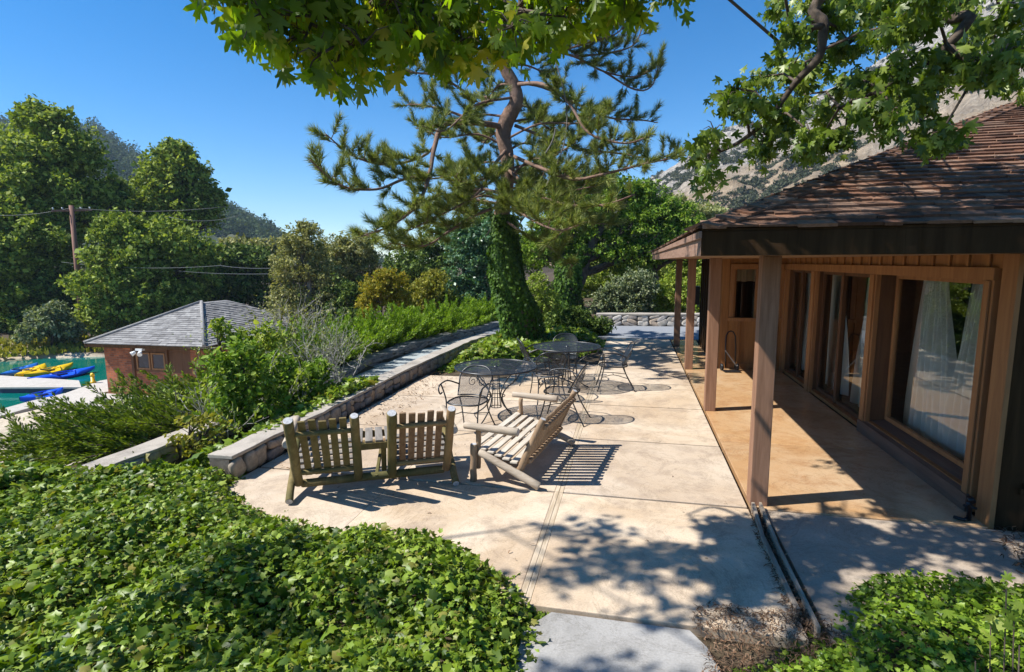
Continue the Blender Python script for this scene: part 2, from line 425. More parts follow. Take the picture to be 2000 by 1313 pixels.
tag(mb.build('porch_floor', PORCH, bevel=.006), kind='structure')
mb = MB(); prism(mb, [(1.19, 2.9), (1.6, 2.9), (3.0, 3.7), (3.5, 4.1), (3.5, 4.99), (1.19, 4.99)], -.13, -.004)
tag(mb.build('side_path', concrete('side slab concrete', (.45, .36, .27), (.34, .27, .2), (.50, .42, .33)), bevel=.006), kind='structure')  # side slab, darker than the patio concrete
mb = MB(); prism(mb, [(-.52, -4), (.56, -4), (.56, 2.6), (.52, 2.86), (.47, 3.06), (.385, 3.198), (-.46, 3.198), (-.6, 3.0)], -.13, -.012)
tag(mb.build('entry_path', SLAB, bevel=.006), kind='structure')
# expansion strip along the patio
mb = MB()
for j in range(len(ys) - 1):
    mb.box((-.690, ys[j] + .003, -.1), (-.652, ys[j + 1] - .003, -.001)); mb.box((-.648, ys[j] + .003, -.1), (-.610, ys[j + 1] - .003, -.002))
tag(mb.build('expansion_strip', wood('strip wood', (.34, .26, .17), (.56, .46, .34), (30, 3, 30))), kind='structure')
# walkway beyond the low wall
mb = MB(); yy = [3.9, 5, 6, 7, 8, 9, 10, 11, 12, 13, 14, 15.4, 16.5, 17.6, 18.6]
vs = []; fs = []
for i, y in enumerate(yy):
    z = float(wz(y)) + .05
    xr = float(np.interp(y, [4, 8.2, 9.4, 11, 12, 15, 18.6], [-4.15, -4.2, -4.25, -4.2, -4.2, -4.1, -3.3])); xl = float(xc(y)) + .02
    vs += [(xl, y, z), (xr, y, z)]
    if i: fs.append((2 * i - 2, 2 * i - 1, 2 * i + 1, 2 * i))
mb.add(vs, fs); tag(mb.build('walkway', WALK), kind='structure')
mb = MB(); prism(mb, [(-4.4, 15.99), (40, 15.93), (40, 21.0), (-4.4, 18.9), (-5.4, 18.5)], -.13, .002)
mb.v = [(x, y, z) for x, y, z in mb.v]
tag(mb.build('road', ASPH), kind='structure')
mb = MB(); prism(mb, [(-21.8, 4), (-21.98, 14.6), (-22.2, 15.8), (-22.15, 17.1), (-23, 19.3), (-22.5, 20.9), (-20.7, 22), (-20.7, 17.4), (-15, 17.2), (-15.4, 15.2), (-18.9, 15.7), (-21.2, 15.3), (-21.0, 14.0), (-20.6, 9), (-20.3, 4)], -3.4, -2.9)
tag(mb.build('lakeside_deck', DECKM, bevel=.01), kind='structure')

# hills -------------------------------------------------------------
def hill(name, prof, d0, d1, zb, mat, na, nr, amp, ext=0, seed=0):
    """prof: list of (u, v) ridge pixels -> ridge height per bearing at distance d1; slope real ground between d0 and d1"""
    az = []; hh = []
    for u, v in prof:
        q = W(u, v, 1); az.append(math.atan2(q.x, q.y)); hh.append(q.z - H)
    o_ = np.argsort(az); az = np.array(az)[o_]; hh = np.array(hh)[o_]
    A = np.linspace(az[0], az[-1], na); T = np.linspace(0, 1.5, nr)
    AA, TT = np.meshgrid(A, T); HH = np.interp(AA, az, hh)
    D = d0 + (d1 - d0) * TT
    X = D * np.sin(AA); Y = D * np.cos(AA)
    top = H + HH * d1
    prof_t = np.where(TT < 1, TT ** 1.15, 1 - (TT - 1) * 1.1)
    Z = zb + (top - zb) * prof_t
    damp = np.clip(TT * 3, 0, 1)
    rid = 1 - np.abs(2 * fbm(X / 55 + seed, Y / 55, 6) - 1)
    Z = Z + (rid - .8) * amp * damp * np.clip(1.25 - TT, .25, 1) + (fbm(X / 9, Y / 9 + seed, 4) - .5) * amp * .22 * damp
    i2 = np.arange(na * nr).reshape(nr, na)
    q = np.stack([i2[:-1, :-1], i2[1:, :-1], i2[1:, 1:], i2[:-1, 1:]], -1).reshape(-1, 4)
    o = npmesh(name, np.stack([X, Y, Z], -1).reshape(-1, 3), q.ravel(), np.full(len(q), 4), mat, smooth=True)
    tag(o, kind='structure'); return o, X, Y, Z, TT
def rock_mat():
    m, n, o = newmat('rocky mountain side'); v = pos(n)
    a = noise(n, v, .16, 10, .72, .6); b = noise(n, v, .022, 5, .6, .3); c_ = noise(n, pos(n, (1, 1, .45)), .5, 8, .75, 1.2)
    rock = ramp(n, c_.outputs[0], [(.36, (.15, .13, .115)), (.5, (.36, .325, .28)), (.62, (.56, .51, .43))]).outputs[0]
    tan = ramp(n, a.outputs[0], [(.35, (.24, .175, .11)), (.65, (.48, .37, .25))]).outputs[0]
    at_ = nd(n, 'Attribute', attribute_name='up')
    ad = nd(n, 'Math', operation='ADD'); n.links.new(at_.outputs['Fac'], ad.inputs[0]); n.links.new(b.outputs[0], ad.inputs[1])
    f = ramp(n, ad.outputs[0], [(.78, (0, 0, 0)), (.98, (1, 1, 1))])
    c = mixc(n, f.outputs[0], tan, rock)
    finish(n, o, c, .95, c_.outputs[0], 1.0, 2.0, .1); return m
mt, mX, mY, mZ, mT = hill('rocky_mountain', [(1000, 470), (1180, 400), (1300, 333), (1350, 292), (1420, 255), (1480, 240), (1560, 200), (1650, 150), (1750, 85), (1850, 20), (1960, -70), (2150, -200), (2500, -380), (3200, -380)],
                 90, 330, -3, rock_mat(), 300, 150, 26, seed=3)
a_ = mt.data.attributes.new('up', 'FLOAT', 'POINT'); a_.data.foreach_set('value', (mT * .75).ravel().astype(np.float32))
fg, fX, fY, fZ, fT = hill('forested_hill', [(-900, 330), (-300, 260), (-100, 235), (0, 243), (100, 240), (180, 252), (250, 302), (330, 357), (430, 397), (480, 425), (530, 458), (640, 520), (800, 560)],
                 130, 480, -3, speckle('hill forest floor', (.02, .035, .018), (.06, .075, .035), .3, .95, .5, 1, .05, (.11, .10, .055)), 160, 110, 30, seed=9)
# shrubs on the slopes (nobody could count them)
ico_v = []; 
def ico():
    t = (1 + 5 ** .5) / 2
    v = [(-1, t, 0), (1, t, 0), (-1, -t, 0), (1, -t, 0), (0, -1, t), (0, 1, t), (0, -1, -t), (0, 1, -t), (t, 0, -1), (t, 0, 1), (-t, 0, -1), (-t, 0, 1)]
    f = [(0, 11, 5), (0, 5, 1), (0, 1, 7), (0, 7, 10), (0, 10, 11), (1, 5, 9), (5, 11, 4), (11, 10, 2), (10, 7, 6), (7, 1, 8), (3, 9, 4), (3, 4, 2), (3, 2, 6), (3, 6, 8), (3, 8, 9), (4, 9, 5), (2, 4, 11), (6, 2, 10), (8, 6, 7), (9, 8, 1)]
    return unit(np.array(v, float)), f
def blobs(name, X, Y, Z, n, size, mat, rng, keep=None, aspect=1.0, lv=1, fine=(.2, .4)):
    iv, if_ = ico()
    r, c = X.shape; out = []
    i = rng.integers(0, r - 1, n * 3); j = rng.integers(0, c - 1, n * 3); u = rng.random(n * 3); v = rng.random(n * 3)
    def bl(A): return (A[i, j] * (1 - u) * (1 - v) + A[i + 1, j] * u * (1 - v) + A[i, j + 1] * (1 - u) * v + A[i + 1, j + 1] * u * v)
    x, y, z = bl(X), bl(Y), bl(Z)
    k = np.ones(len(x), bool) if keep is None else keep(x, y, z)
    x, y, z = x[k][:n], y[k][:n], z[k][:n]; P = np.stack([x, y, z], 1); n = len(P)
    s_ = size * np.clip(np.exp(rng.normal(0, .35, n)), .4, 1.6)
    # each shrub is a puff of leaf flakes rather than a smooth ball
    m = 110
    d = unit(rng.normal(size=(n, m, 3))); d[..., 2] = np.abs(d[..., 2]) * aspect
    C = P[:, None, :] + d * s_[:, None, None] * rng.uniform(.55, 1.05, (n, m, 1))
    nr = unit(d + rng.normal(0, .5, (n, m, 3))).reshape(-1, 3)
    ax = unit(rng.normal(size=(n * m, 3)))
    ss = np.repeat(s_, m) * rng.uniform(*fine, n * m)
    return leafset(name, T_RHOMB, C.reshape(-1, 3), ax, nr, ss * 1.2, mat)
nr_ = np.random.default_rng(5)
SH = leafmat('chaparral shrubs', [(.035, .045, .022), (.06, .07, .035), (.10, .10, .06)], .15, .7, .1)
o = blobs('hillside_shrubs', mX, mY, mZ, 5200, 1.25, SH, nr_, lambda x, y, z: (fbm(x / 22, y / 22, 4) > .44) & (z > 3), .8, 1, (.3, .5))
tag(o, 'scattered dark chaparral shrubs covering the pale rocky mountain side', 'shrubs', kind='stuff')
FO = leafmat('hill forest', [(.022, .045, .02), (.045, .08, .03), (.10, .13, .045)], .15, .7, .1)
o = blobs('hillside_forest', fX, fY, fZ, 6500, 4.2, FO, nr_, lambda x, y, z: np.hypot(x, y) > 260, 1.35, 1, (.14, .27))
tag(o, 'distant dark green forest covering the hill at left', 'forest', kind='stuff')
# ---------------------------------------------------------------- lodge
def kid(mb, name, mat, root, **k):
    o = mb.build(name, mat, root, **k)
    o.location = -root.location if root.type == 'EMPTY' else (0, 0, 0)
    return o
def siding(name, c1, c2, rough=.75):
    return wood(name, c1, c2, (14, 14, 1.2), rough, .35)
M_WALL = siding('lodge wall stain plus bounce', (.20, .085, .028), (.33, .155, .05))  # warm floor bounce is mixed into the wall, trim and post colours
M_TRIM = siding('lodge trim stain plus bounce', (.22, .098, .038), (.35, .17, .065), .65)
M_JAMB = siding('dark jamb wood', (.07, .032, .014), (.13, .06, .026))  # darker brown than the trim, for jamb sides and door frames
M_POST = wood('post stain plus bounce', (.18, .088, .048), (.30, .165, .10), (26, 26, 1.6), .7, .6)
M_SHADE = wood('shade darkened brown stain', (.030, .016, .007), (.060, .033, .015), (14, 14, 1.2), .95, .35, spec=.08)  # brown darkened so the colour itself holds the tree and eave shade
M_FASC = wood('fascia stain', (.10, .06, .04), (.17, .10, .065), (2, 2, 30), .7, .3)
M_SILL = wood('sill stain', (.10, .062, .045), (.17, .11, .08), (20, 1.5, 20), .55, .4)
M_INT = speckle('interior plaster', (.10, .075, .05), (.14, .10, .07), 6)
M_GLASS = glassmat('window glass')
LO = Vector((2.95, 5.05, 0))
lodge = empty('lodge', LO)
tag(lodge, 'brown wooden lodge with shingled hip roof and big windows along its covered porch', 'building')
# long window wall, facing the patio
XW = 2.95
mb = MB()
mb.box((XW, 5.05, 2.12), (XW + .16, 11.75, 2.26))                        # band over the windows
mb.box((XW, 5.05, -.12), (XW + .2, 5.22, 2.12)); mb.box((XW + .04, 5.222, 0), (XW + .2, 5.30, 2.12))
mb.box((XW + .002, 5.44, .0), (XW + .24, 7.56, .17))
mb.box((XW + .002, 7.74, .0), (XW + .2, 9.84, .05)); mb.box((XW + .002, 10.08, 0), (XW + .2, 11.58, .05))
for y in np.arange(5.40, 11.7, .30): mb.box((XW - .022, y, 2.133), (XW - .001, y + .045, 2.238))
kid(mb, 'window_wall', M_WALL, lodge, bevel=.003)
mb = MB(); mb.box((XW - .035, 5.30, 2.02), (XW - .002, 11.74, 2.13)); kid(mb, 'header_trim', M_TRIM, lodge, bevel=.004)
for a, b in ((5.302, 5.44), (7.56, 7.74), (9.84, 10.08), (11.58, 11.745)):
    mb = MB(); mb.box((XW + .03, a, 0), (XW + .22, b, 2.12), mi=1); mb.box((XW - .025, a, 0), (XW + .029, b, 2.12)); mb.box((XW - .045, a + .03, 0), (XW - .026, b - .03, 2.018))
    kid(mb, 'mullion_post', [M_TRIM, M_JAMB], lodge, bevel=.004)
mb = MB()                                                                # deep sloping sill under the large window
mb.add([(XW - .06, 5.30, .0), (XW - .06, 7.7, .0), (XW - .06, 7.7, .15), (XW - .06, 5.30, .15), (XW + .0015, 5.30, 0), (XW + .0015, 7.7, 0), (XW + .23, 7.56, .2), (XW + .23, 5.44, .2)],
       [(0, 3, 2, 1), (3, 7, 6, 2), (0, 4, 7, 3), (1, 2, 6, 5)])
kid(mb, 'sill', M_SILL, lodge)
def pane_window(y0, y1, z0, z1, x, stiles=(), fw=.05, sub='glass', mat=M_TRIM):
    mb = MB()
    mb.box((x - .03, y0, z0), (x + .02, y0 + fw, z1)); mb.box((x - .03, y1 - fw, z0), (x + .02, y1, z1))
    mb.box((x - .03, y0 + fw, z0), (x + .02, y1 - fw, z0 + fw)); mb.box((x - .03, y0 + fw, z1 - fw), (x + .02, y1 - fw, z1))
    for s_ in stiles: mb.box((x - .05, s_ - .045, z0 + .001), (x - .031, s_ + .045, z1 - .001)); mb.box((x - .0305, s_ - .035, z0 + fw), (x + .02, s_ + .035, z1 - fw))
    f_ = kid(mb, 'window', mat, lodge, bevel=.003)
    g = MB(); g.add([(x, y0 + fw, z0 + fw), (x, y1 - fw, z0 + fw), (x, y1 - fw, z1 - fw), (x, y0 + fw, z1 - fw)], [(0, 3, 2, 1)])
    g.build('pane', M_GLASS, f_)
    return f_
pane_window(5.442, 7.558, .202, 2.018, 3.17)
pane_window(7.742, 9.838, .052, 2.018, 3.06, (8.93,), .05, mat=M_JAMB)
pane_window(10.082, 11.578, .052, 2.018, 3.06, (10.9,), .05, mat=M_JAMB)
# end wall (shade darkened into its stain, right edge)
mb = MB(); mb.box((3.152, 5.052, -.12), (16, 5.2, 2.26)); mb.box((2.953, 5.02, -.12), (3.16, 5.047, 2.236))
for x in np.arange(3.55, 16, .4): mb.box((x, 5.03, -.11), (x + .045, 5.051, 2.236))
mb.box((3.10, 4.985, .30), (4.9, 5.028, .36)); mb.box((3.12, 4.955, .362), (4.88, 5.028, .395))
kid(mb, 'end_wall', M_SHADE, lodge, bevel=.003)
mb = MB(); mb.box((2.91, 5.0, -.12), (2.949, 5.19, 2.236)); kid(mb, 'corner_board', M_TRIM, lodge, bevel=.003)
# entrance bay: wall with the small window
YW = 11.75
mb = MB()
mb.box((1.75, YW, -.1), (2.0, YW + .14, 2.24)); mb.box((2.0, YW, -.1), (2.949, YW + .14, 1.04)); mb.box((2.0, YW, 2.08), (2.949, YW + .14, 2.24)); mb.box((2.86, YW, 1.04), (2.949, YW + .14, 2.08))
for x in (2.1, 2.45, 2.8): mb.box((x, YW - .02, .12), (x + .05, YW - .001, .98))
mb.box((1.95, YW - .022, .02), (2.9, YW - .001, .119)); mb.box((1.76, YW - .03, .0), (1.9, YW - .001, 2.236))
for x in (2.1, 2.5): mb.box((x, YW - .02, 2.14), (x + .04, YW - .001, 2.236))
kid(mb, 'entrance_wall', M_WALL, lodge, bevel=.003)
mb = MB()
mb.box((1.91, YW - .045, 2.02), (2.9, YW - .002, 2.13)); mb.box((1.91, YW - .04, 1.06), (1.999, YW - .002, 2.018)); mb.box((2.85, YW - .04, 1.06), (2.94, YW - .002, 2.018))
mb.box((1.90, YW - .07, .985), (2.945, YW - .002, 1.055))
mb.box((2.0, YW + .03, 1.04), (2.04, YW + .08, 2.08)); mb.box((2.40, YW + .03, 1.04), (2.46, YW + .08, 2.08)); mb.box((2.82, YW + .03, 1.04), (2.86, YW + .08, 2.08))
sw = kid(mb, 'window', M_TRIM, lodge, bevel=.003)
g = MB(); g.add([(2.0, YW + .05, 1.04), (2.86, YW + .05, 1.04), (2.86, YW + .05, 2.08), (2.0, YW + .05, 2.08)], [(0, 1, 2, 3)]); g.build('pane', M_GLASS, sw)
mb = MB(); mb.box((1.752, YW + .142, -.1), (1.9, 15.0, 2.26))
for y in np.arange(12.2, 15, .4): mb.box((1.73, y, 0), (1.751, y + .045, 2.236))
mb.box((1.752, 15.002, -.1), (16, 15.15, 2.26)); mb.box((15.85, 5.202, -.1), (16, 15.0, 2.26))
kid(mb, 'rear_wall', M_SHADE, lodge, bevel=.003)
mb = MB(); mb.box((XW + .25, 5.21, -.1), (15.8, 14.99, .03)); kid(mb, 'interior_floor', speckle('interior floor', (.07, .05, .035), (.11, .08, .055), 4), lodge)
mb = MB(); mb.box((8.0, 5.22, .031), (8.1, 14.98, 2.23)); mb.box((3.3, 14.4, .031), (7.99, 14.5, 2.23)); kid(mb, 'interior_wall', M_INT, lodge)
for y in (5.06, 8.29, 11.5, 14.7):
    mb = MB(); mb.box((1.08, y, 0), (1.23, y + .15, 2.237)); kid(mb, 'post', M_POST, lodge, bevel=.006)
# roof -------------------------------------------------------------
ZE, ZR = 2.44, 4.27
X0, Y0, Y1, XR, YR = .5, 4.4, 15.4, 5.0, 9.0
mb = MB()
sh_rng = random.Random(11)
def shingle_plane(org, along, upv, length, left0, right0, leftk, rightk, nc, expo):
    """org: eave start; along: unit along eave; upv: unit up the slope; left/right limits move by k per metre of run"""
    nrm = along.cross(upv).normalized()
    if nrm.z < 0: nrm = -nrm
    for i in range(nc):
        s0 = i * expo - .02; a = left0 + leftk * i * expo; b = right0 + rightk * i * expo
        x = a - sh_rng.uniform(0, .1)
        while x < b:
            wd = sh_rng.uniform(.11, .30); xe = min(x + wd, b + .01)
            if xe - x < .03: break
            xs = max(x, a)
            t = sh_rng.uniform(.014, .03); o_ = sh_rng.uniform(-.018, .012); tl = .024 + t * .2
            p0 = org + along * (xs + .002) + upv * (s0 + o_); p1 = org + along * (xe - .002) + upv * (s0 + o_ + sh_rng.uniform(-.006, .006))
            q0 = p0 + upv * (expo + .06); q1 = p1 + upv * (expo + .06)
            vs = [p0 + nrm * (.004 + tl - t), p1 + nrm * (.004 + tl - t), q1 - nrm * .004, q0 - nrm * .004, p0 + nrm * (.004 + tl), p1 + nrm * (.004 + tl), q1 + nrm * .006, q0 + nrm * .006]
            mb.add(vs, [(0, 3, 2, 1), (4, 5, 6, 7), (0, 1, 5, 4), (1, 2, 6, 5), (2, 3, 7, 6), (3, 0, 4, 7)], 1)
            x = xe
C = [Vector(p) for p in ((X0, Y0, ZE), (16.5, Y0, ZE), (16.5, Y1, ZE), (X0, Y1, ZE), (XR, YR, ZR), (16.5, YR, ZR))]
Bz = [Vector((p.x, p.y, ZE - .02)) for p in C[:4]]
mb.add(C + Bz, [(0, 1, 5, 4), (0, 4, 3), (3, 4, 5, 2), (6, 9, 8, 7), (0, 3, 9, 6), (3, 2, 8, 9), (2, 1, 7, 8), (1, 0, 6, 7)], 0)
up_near = Vector((0, YR - Y0, ZR - ZE)); Ln = up_near.length; up_near.normalize()
expo = .142
shingle_plane(C[0], Vector((1, 0, 0)), up_near, 16, 0, 15.9, (XR - X0) / Ln, 0, int(Ln / expo), expo)
up_left = Vector((XR - X0, 0, ZR - ZE)); Ll = up_left.length; up_left.normalize()
shingle_plane(C[0], Vector((0, 1, 0)), up_left, 11, 0, Y1 - Y0, (YR - Y0) / Ll, -(Y1 - YR) / Ll, int(Ll / expo), expo)
def caps(a, b, n1, n2, step=.2):
    d = (b - a); L = d.length; d.normalize(); k = int(L / step)
    for i in range(k):
        p = a + d * (i * step - .01); q = p + d * (step + .05)
        for s_ in (n1, n2):
            side = d.cross(s_).normalized()
            out = side if side.z < 0 else -side
            up = s_
            wdt = .15
            jt = sh_rng.uniform(0, .008)
            vs = [p + up * (.045 + jt), q + up * .03, q + up * .03 + out * wdt, p + up * (.045 + jt) + out * wdt]
            vs += [v - up * .02 for v in vs]
            mb.add(vs, [(0, 1, 2, 3), (7, 6, 5, 4), (0, 3, 7, 4), (0, 4, 5, 1), (3, 2, 6, 7), (1, 5, 6, 2)], 1)
nn = Vector((0, -(ZR - ZE), YR - Y0)).normalized(); nl = Vector((-(ZR - ZE), 0, XR - X0)).normalized(); nf = Vector((0, (ZR - ZE), Y1 - YR)).normalized()
caps(C[0], C[4], nn, nl); caps(C[3], C[4], nl, nf); caps(C[4], C[5], nn, nf)
M_SHIN = islandmat('wood shingles', [(.075, .035, .02), (.19, .09, .05), (.24, .13, .08), (.12, .065, .04), (.30, .19, .13), (.055, .03, .02)], .85, 30, .6, .006, .25)
kid(mb, 'roof', [M_SHADE, M_SHIN], lodge)
mb = MB(); mb.box((X0 + .03, Y0 + .03, 2.238), (16.4, Y1 - .03, 2.262)); kid(mb, 'soffit', siding('soffit boards', (.16, .09, .045), (.26, .15, .07)), lodge)
mb = MB()
mb.box((X0, Y0, 2.236), (16.4, Y0 + .028, ZE - .022)); kid(mb, 'fascia', M_SHADE, lodge, bevel=.003)  # front fascia: canopy shade sits in its colour
mb = MB(); mb.box((X0, Y0 + .029, 2.236), (X0 + .028, Y1, ZE - .022)); mb.box((X0 - .022, Y0 - .02, ZE - .075), (X0 - .001, Y1, ZE - .021)); kid(mb, 'fascia', wood('sunlit left fascia stain', (.20, .115, .08), (.32, .20, .145), (3, 3, 30), .6, .3), lodge, bevel=.003)  # left fascia: lighter colour stands in for the sun on it
# small cabinet on the far dark wall
p = PX(1366, 577, 1.73)
mb = MB(); mb.box((1.60, p.y - .14, p.z - .24), (1.729, p.y + .14, p.z + .24)); mb.box((1.588, p.y - .12, p.z - .22), (1.599, p.y + .12, p.z + .22))
tag(mb.build('wall_cabinet', plain('dark cabinet paint', (.02, .022, .028), .5), bevel=.005), 'small dark metal box mounted on the far dark wall behind the porch posts', 'box')
# hand truck beside the entrance wall
ht = empty('hand_truck', (1.95, 11.5, 0), R(8))
tag(ht, 'black hoop handled hand truck standing against the entrance wall below the small window', 'hand truck')
M_BLK = plain('black paint', (.012, .012, .014), .4)
mb = MB(); mb.tube([(-.09, 0, .06), (-.1, .03, .5), (-.09, .05, .7), (-.05, .06, .78), (0, .062, .8), (.05, .06, .78), (.09, .05, .7), (.1, .03, .5), (.09, 0, .06)], .014, 8); mb.build('frame', M_BLK, ht)
mb = MB(); mb.bar((.12, -.02, .1), (-.12, -.03, .42), .012, .02); mb.build('brace', plain('bare steel', (.45, .45, .45), .35, .5, .8), ht)
mb = MB(); mb.box((-.16, -.2, .01), (.16, .0, .02)); mb.build('toe_plate', M_BLK, ht)
for sx in (-.15, .15):
    mb = MB(); mb.tube([(sx - .02, .05, .07), (sx + .02, .05, .07)], .07, 16); mb.build('wheel', M_BLK, ht)
# garden valve at the wall corner
vl = empty('hose_valve', (2.83, 5.12, 0)); tag(vl, 'small black hose valve at the foot of the lodge corner by the large window', 'valve')
mb = MB(); mb.tube([(0, 0, 0), (0, 0, .14), (-.03, -.02, .16)], [.018, .018, .014], 8); mb.build('riser', M_BLK, vl)
mb = MB(); mb.tube([(-.035, .03, .12), (.035, -.03, .12)], .012, 8); mb.build('handle', M_BLK, vl)
mb = MB(); mb.tube([(0, -.02, .17), (0, .02, .19)], .03, 8); mb.build('valve_body', M_BLK, vl)
mb = MB(); mb.tube([(.02, .02, .02), (-.05, -.03, .015), (-.1, .02, .012)], .015, 8); mb.build('hose_end', M_BLK, vl)

# curtains ---------------------------------------------------------
def sheer():
    m, n, o = newmat('sheer curtain')
    v = coords(n, (1, 1, 1)); a = noise(n, v, 3, 4)
    d = nd(n, 'BsdfDiffuse'); n.links.new(ramp(n, a.outputs[0], [(.3, (.88, .86, .76)), (.7, (.96, .95, .88))]).outputs[0], d.inputs[0])
    t = nd(n, 'BsdfTranslucent'); t.inputs[0].default_value = (.85, .84, .78, 1)
    tr = nd(n, 'BsdfTransparent'); m1 = nd(n, 'MixShader'); m1.inputs[0].default_value = .12
    n.links.new(d.outputs[0], m1.inputs[1]); n.links.new(t.outputs[0], m1.inputs[2])
    m2 = nd(n, 'MixShader'); m2.inputs[0].default_value = .10; n.links.new(m1.outputs[0], m2.inputs[1]); n.links.new(tr.outputs[0], m2.inputs[2])
    n.links.new(m2.outputs[0], o.inputs[0]); return m
M_SHEER = sheer()
def curtain(label, tl, tr, bl, br, x=3.40, folds=7, seed=0):
    """top/bottom left/right pixels of the drape, in the plane just inside the glass"""
    a, b, c, d = (PX(u, v, x) for u, v in (tl, tr, bl, br))
    zb = .06; zt = 2.1; rn = random.Random(seed); ph = rn.random() * 6
    def fn(u, v):
        yt = a.y + (b.y - a.y) * u; yb = c.y + (d.y - c.y) * u
        k = v ** 1.25; y = yb + (yt - yb) * k
        amp = .02 + .045 * (1 - v)
        return (x + amp * math.sin(u * folds * 6.28 + ph + .6 * math.sin(v * 4)) + .012 * math.sin(u * 31 + v * 5), y + .012 * math.sin(v * 7 + u * 9), zb + (zt - zb) * v + .015 * math.sin(u * 17) * (1 - v))
    mb = MB(); mb.grid(fn, 70, 26); o = mb.build('curtain', M_SHEER)
    tag(o, label, 'curtain', 'sheer curtains behind the lodge windows'); return o
curtain('white sheer curtain flaring to the floor in the middle of the largest window', (1806, 545), (1850, 545), (1762, 880), (1856, 930), 3.42, 8, 1)
curtain('white sheer curtain swept sideways at the right edge of the largest window', (1912, 545), (1940, 545), (1828, 920), (1925, 960), 3.42, 6, 2)
curtain('cream curtain hanging full length in the left half of the sliding door', (1618, 540), (1642, 540), (1596, 775), (1648, 790), 3.34, 5, 3)
curtain('thin white curtain edge beside the tall post of the sliding door', (1702, 540), (1712, 540), (1662, 815), (1705, 820), 3.34, 3, 4)
curtain('pale curtain in the right half of the narrow far window', (1563, 535), (1588, 535), (1548, 745), (1580, 745), 3.34, 4, 5)
curtain('narrow white curtain in the left half of the narrow far window', (1551, 535), (1557, 535), (1534, 715), (1550, 725), 3.34, 3, 6)
mb = MB(); mb.grid(lambda u, v: (2.02 + .82 * u, YW + .12 + .018 * math.sin(u * 44 + .5 * math.sin(v * 3)), 1.78 + .3 * v + .006 * math.sin(u * 22)), 60, 6)
m_, n_, o_ = newmat('valance cloth'); finish(n_, o_, (.62, .47, .30), .9)
tag(mb.build('valance', m_), 'short gathered tan valance at the top of the small entrance window', 'valance')

# timber edging --------------------------------------------------------
M_EDGE = wood('weathered edging', (.20, .155, .11), (.42, .34, .26), (30, 2, 30), .8, .6)
e1 = MB(); e1.bar((1.10, 5.02, .0), (1.05, 4.4, -.01), .03, .1); e1.bar((1.05, 4.4, -.01), (1.06, 3.5, -.025), .034, .1)
tag(e1.build('edging_board', M_EDGE, bevel=.004), 'weathered timber edging board against the patio slab', 'edging', 'timber edging boards at the foot of the nearest post')
e1 = MB(); e1.bar((1.155, 5.0, .01), (1.125, 4.3, .008), .022, .11); e1.bar((1.125, 4.3, .008), (1.125, 3.3, -.005), .02, .1)
tag(e1.build('edging_board', M_EDGE, bevel=.003), 'thin weathered edging board on the lodge side of the dark gap', 'edging', 'timber edging boards at the foot of the nearest post')

# ---------------------------------------------------------------- boathouse
def brick_mat():
    m, n, o = newmat('red brick'); c = nd(n, 'TexCoord'); s = nd(n, 'SeparateXYZ'); n.links.new(c.outputs['Object'], s.inputs[0])
    ad = nd(n, 'Math', operation='ADD'); n.links.new(s.outputs[0], ad.inputs[0]); n.links.new(s.outputs[1], ad.inputs[1])
    cb = nd(n, 'CombineXYZ'); n.links.new(ad.outputs[0], cb.inputs[0]); n.links.new(s.outputs[2], cb.inputs[1])
    b = nd(n, 'TexBrick'); n.links.new(cb.outputs[0], b.inputs[0])
    b.inputs['Color1'].default_value = (.48, .135, .05, 1); b.inputs['Color2'].default_value = (.20, .06, .028, 1); b.inputs['Mortar'].default_value = (.24, .15, .10, 1)
    b.inputs['Scale'].default_value = 1; b.inputs['Mortar Size'].default_value = .008; b.inputs['Brick Width'].default_value = .23; b.inputs['Row Height'].default_value = .075; b.inputs['Bias'].default_value = -.1
    a = noise(n, pos(n), 2.2, 6); cc = mixc(n, 1.0, b.outputs[0], ramp(n, a.outputs[0], [(.35, (.6,) * 3), (.65, (1.25,) * 3)]).outputs[0], 'MULTIPLY')
    finish(n, o, cc, .9, b.outputs['Fac'], -.5, .01); return m
bx0, bx1, by0, by1, bz, ez = -20.55, -15.9, 17.55, 24.3, -2.95, -.95
bh = empty('boathouse', (bx0, by0, bz)); tag(bh, 'low red brick boathouse with grey shingled pyramid roof beside the lake', 'building')
M_BRICK = brick_mat(); M_BW = siding('boathouse wood', (.10, .045, .02), (.17, .08, .04))
mb = MB(); mb.box((bx0, by0, bz), (bx0 + 1.28, by0 + .2, ez)); mb.box((bx0, by0 + .201, bz), (bx0 + .2, by1, ez)); mb.box((bx0 + .2, by1 - .2, bz), (bx1, by1, ez)); mb.box((bx1 - .2, by0 + .201, bz), (bx1, by1 - .201, ez))
mb.box((bx0 + 1.28, by0 + .05, bz), (bx1 - .6, by0 + .2, bz + .95)); mb.box((bx1 - .6, by0, bz), (bx1, by0 + .2, ez))
kid(mb, 'brick_wall', M_BRICK, bh)
mb = MB(); mb.box((bx0 + 1.281, by0 + .05, bz + .951), (bx1 - .601, by0 + .15, ez)); mb.box((bx0 + 1.29, by0 - .02, bz), (bx0 + 1.4, by0 + .049, ez)); mb.box((bx0 + 2.9, by0 - .02, bz + .95), (bx0 + 3.0, by0 + .049, ez))
kid(mb, 'timber_wall', M_BW, bh)
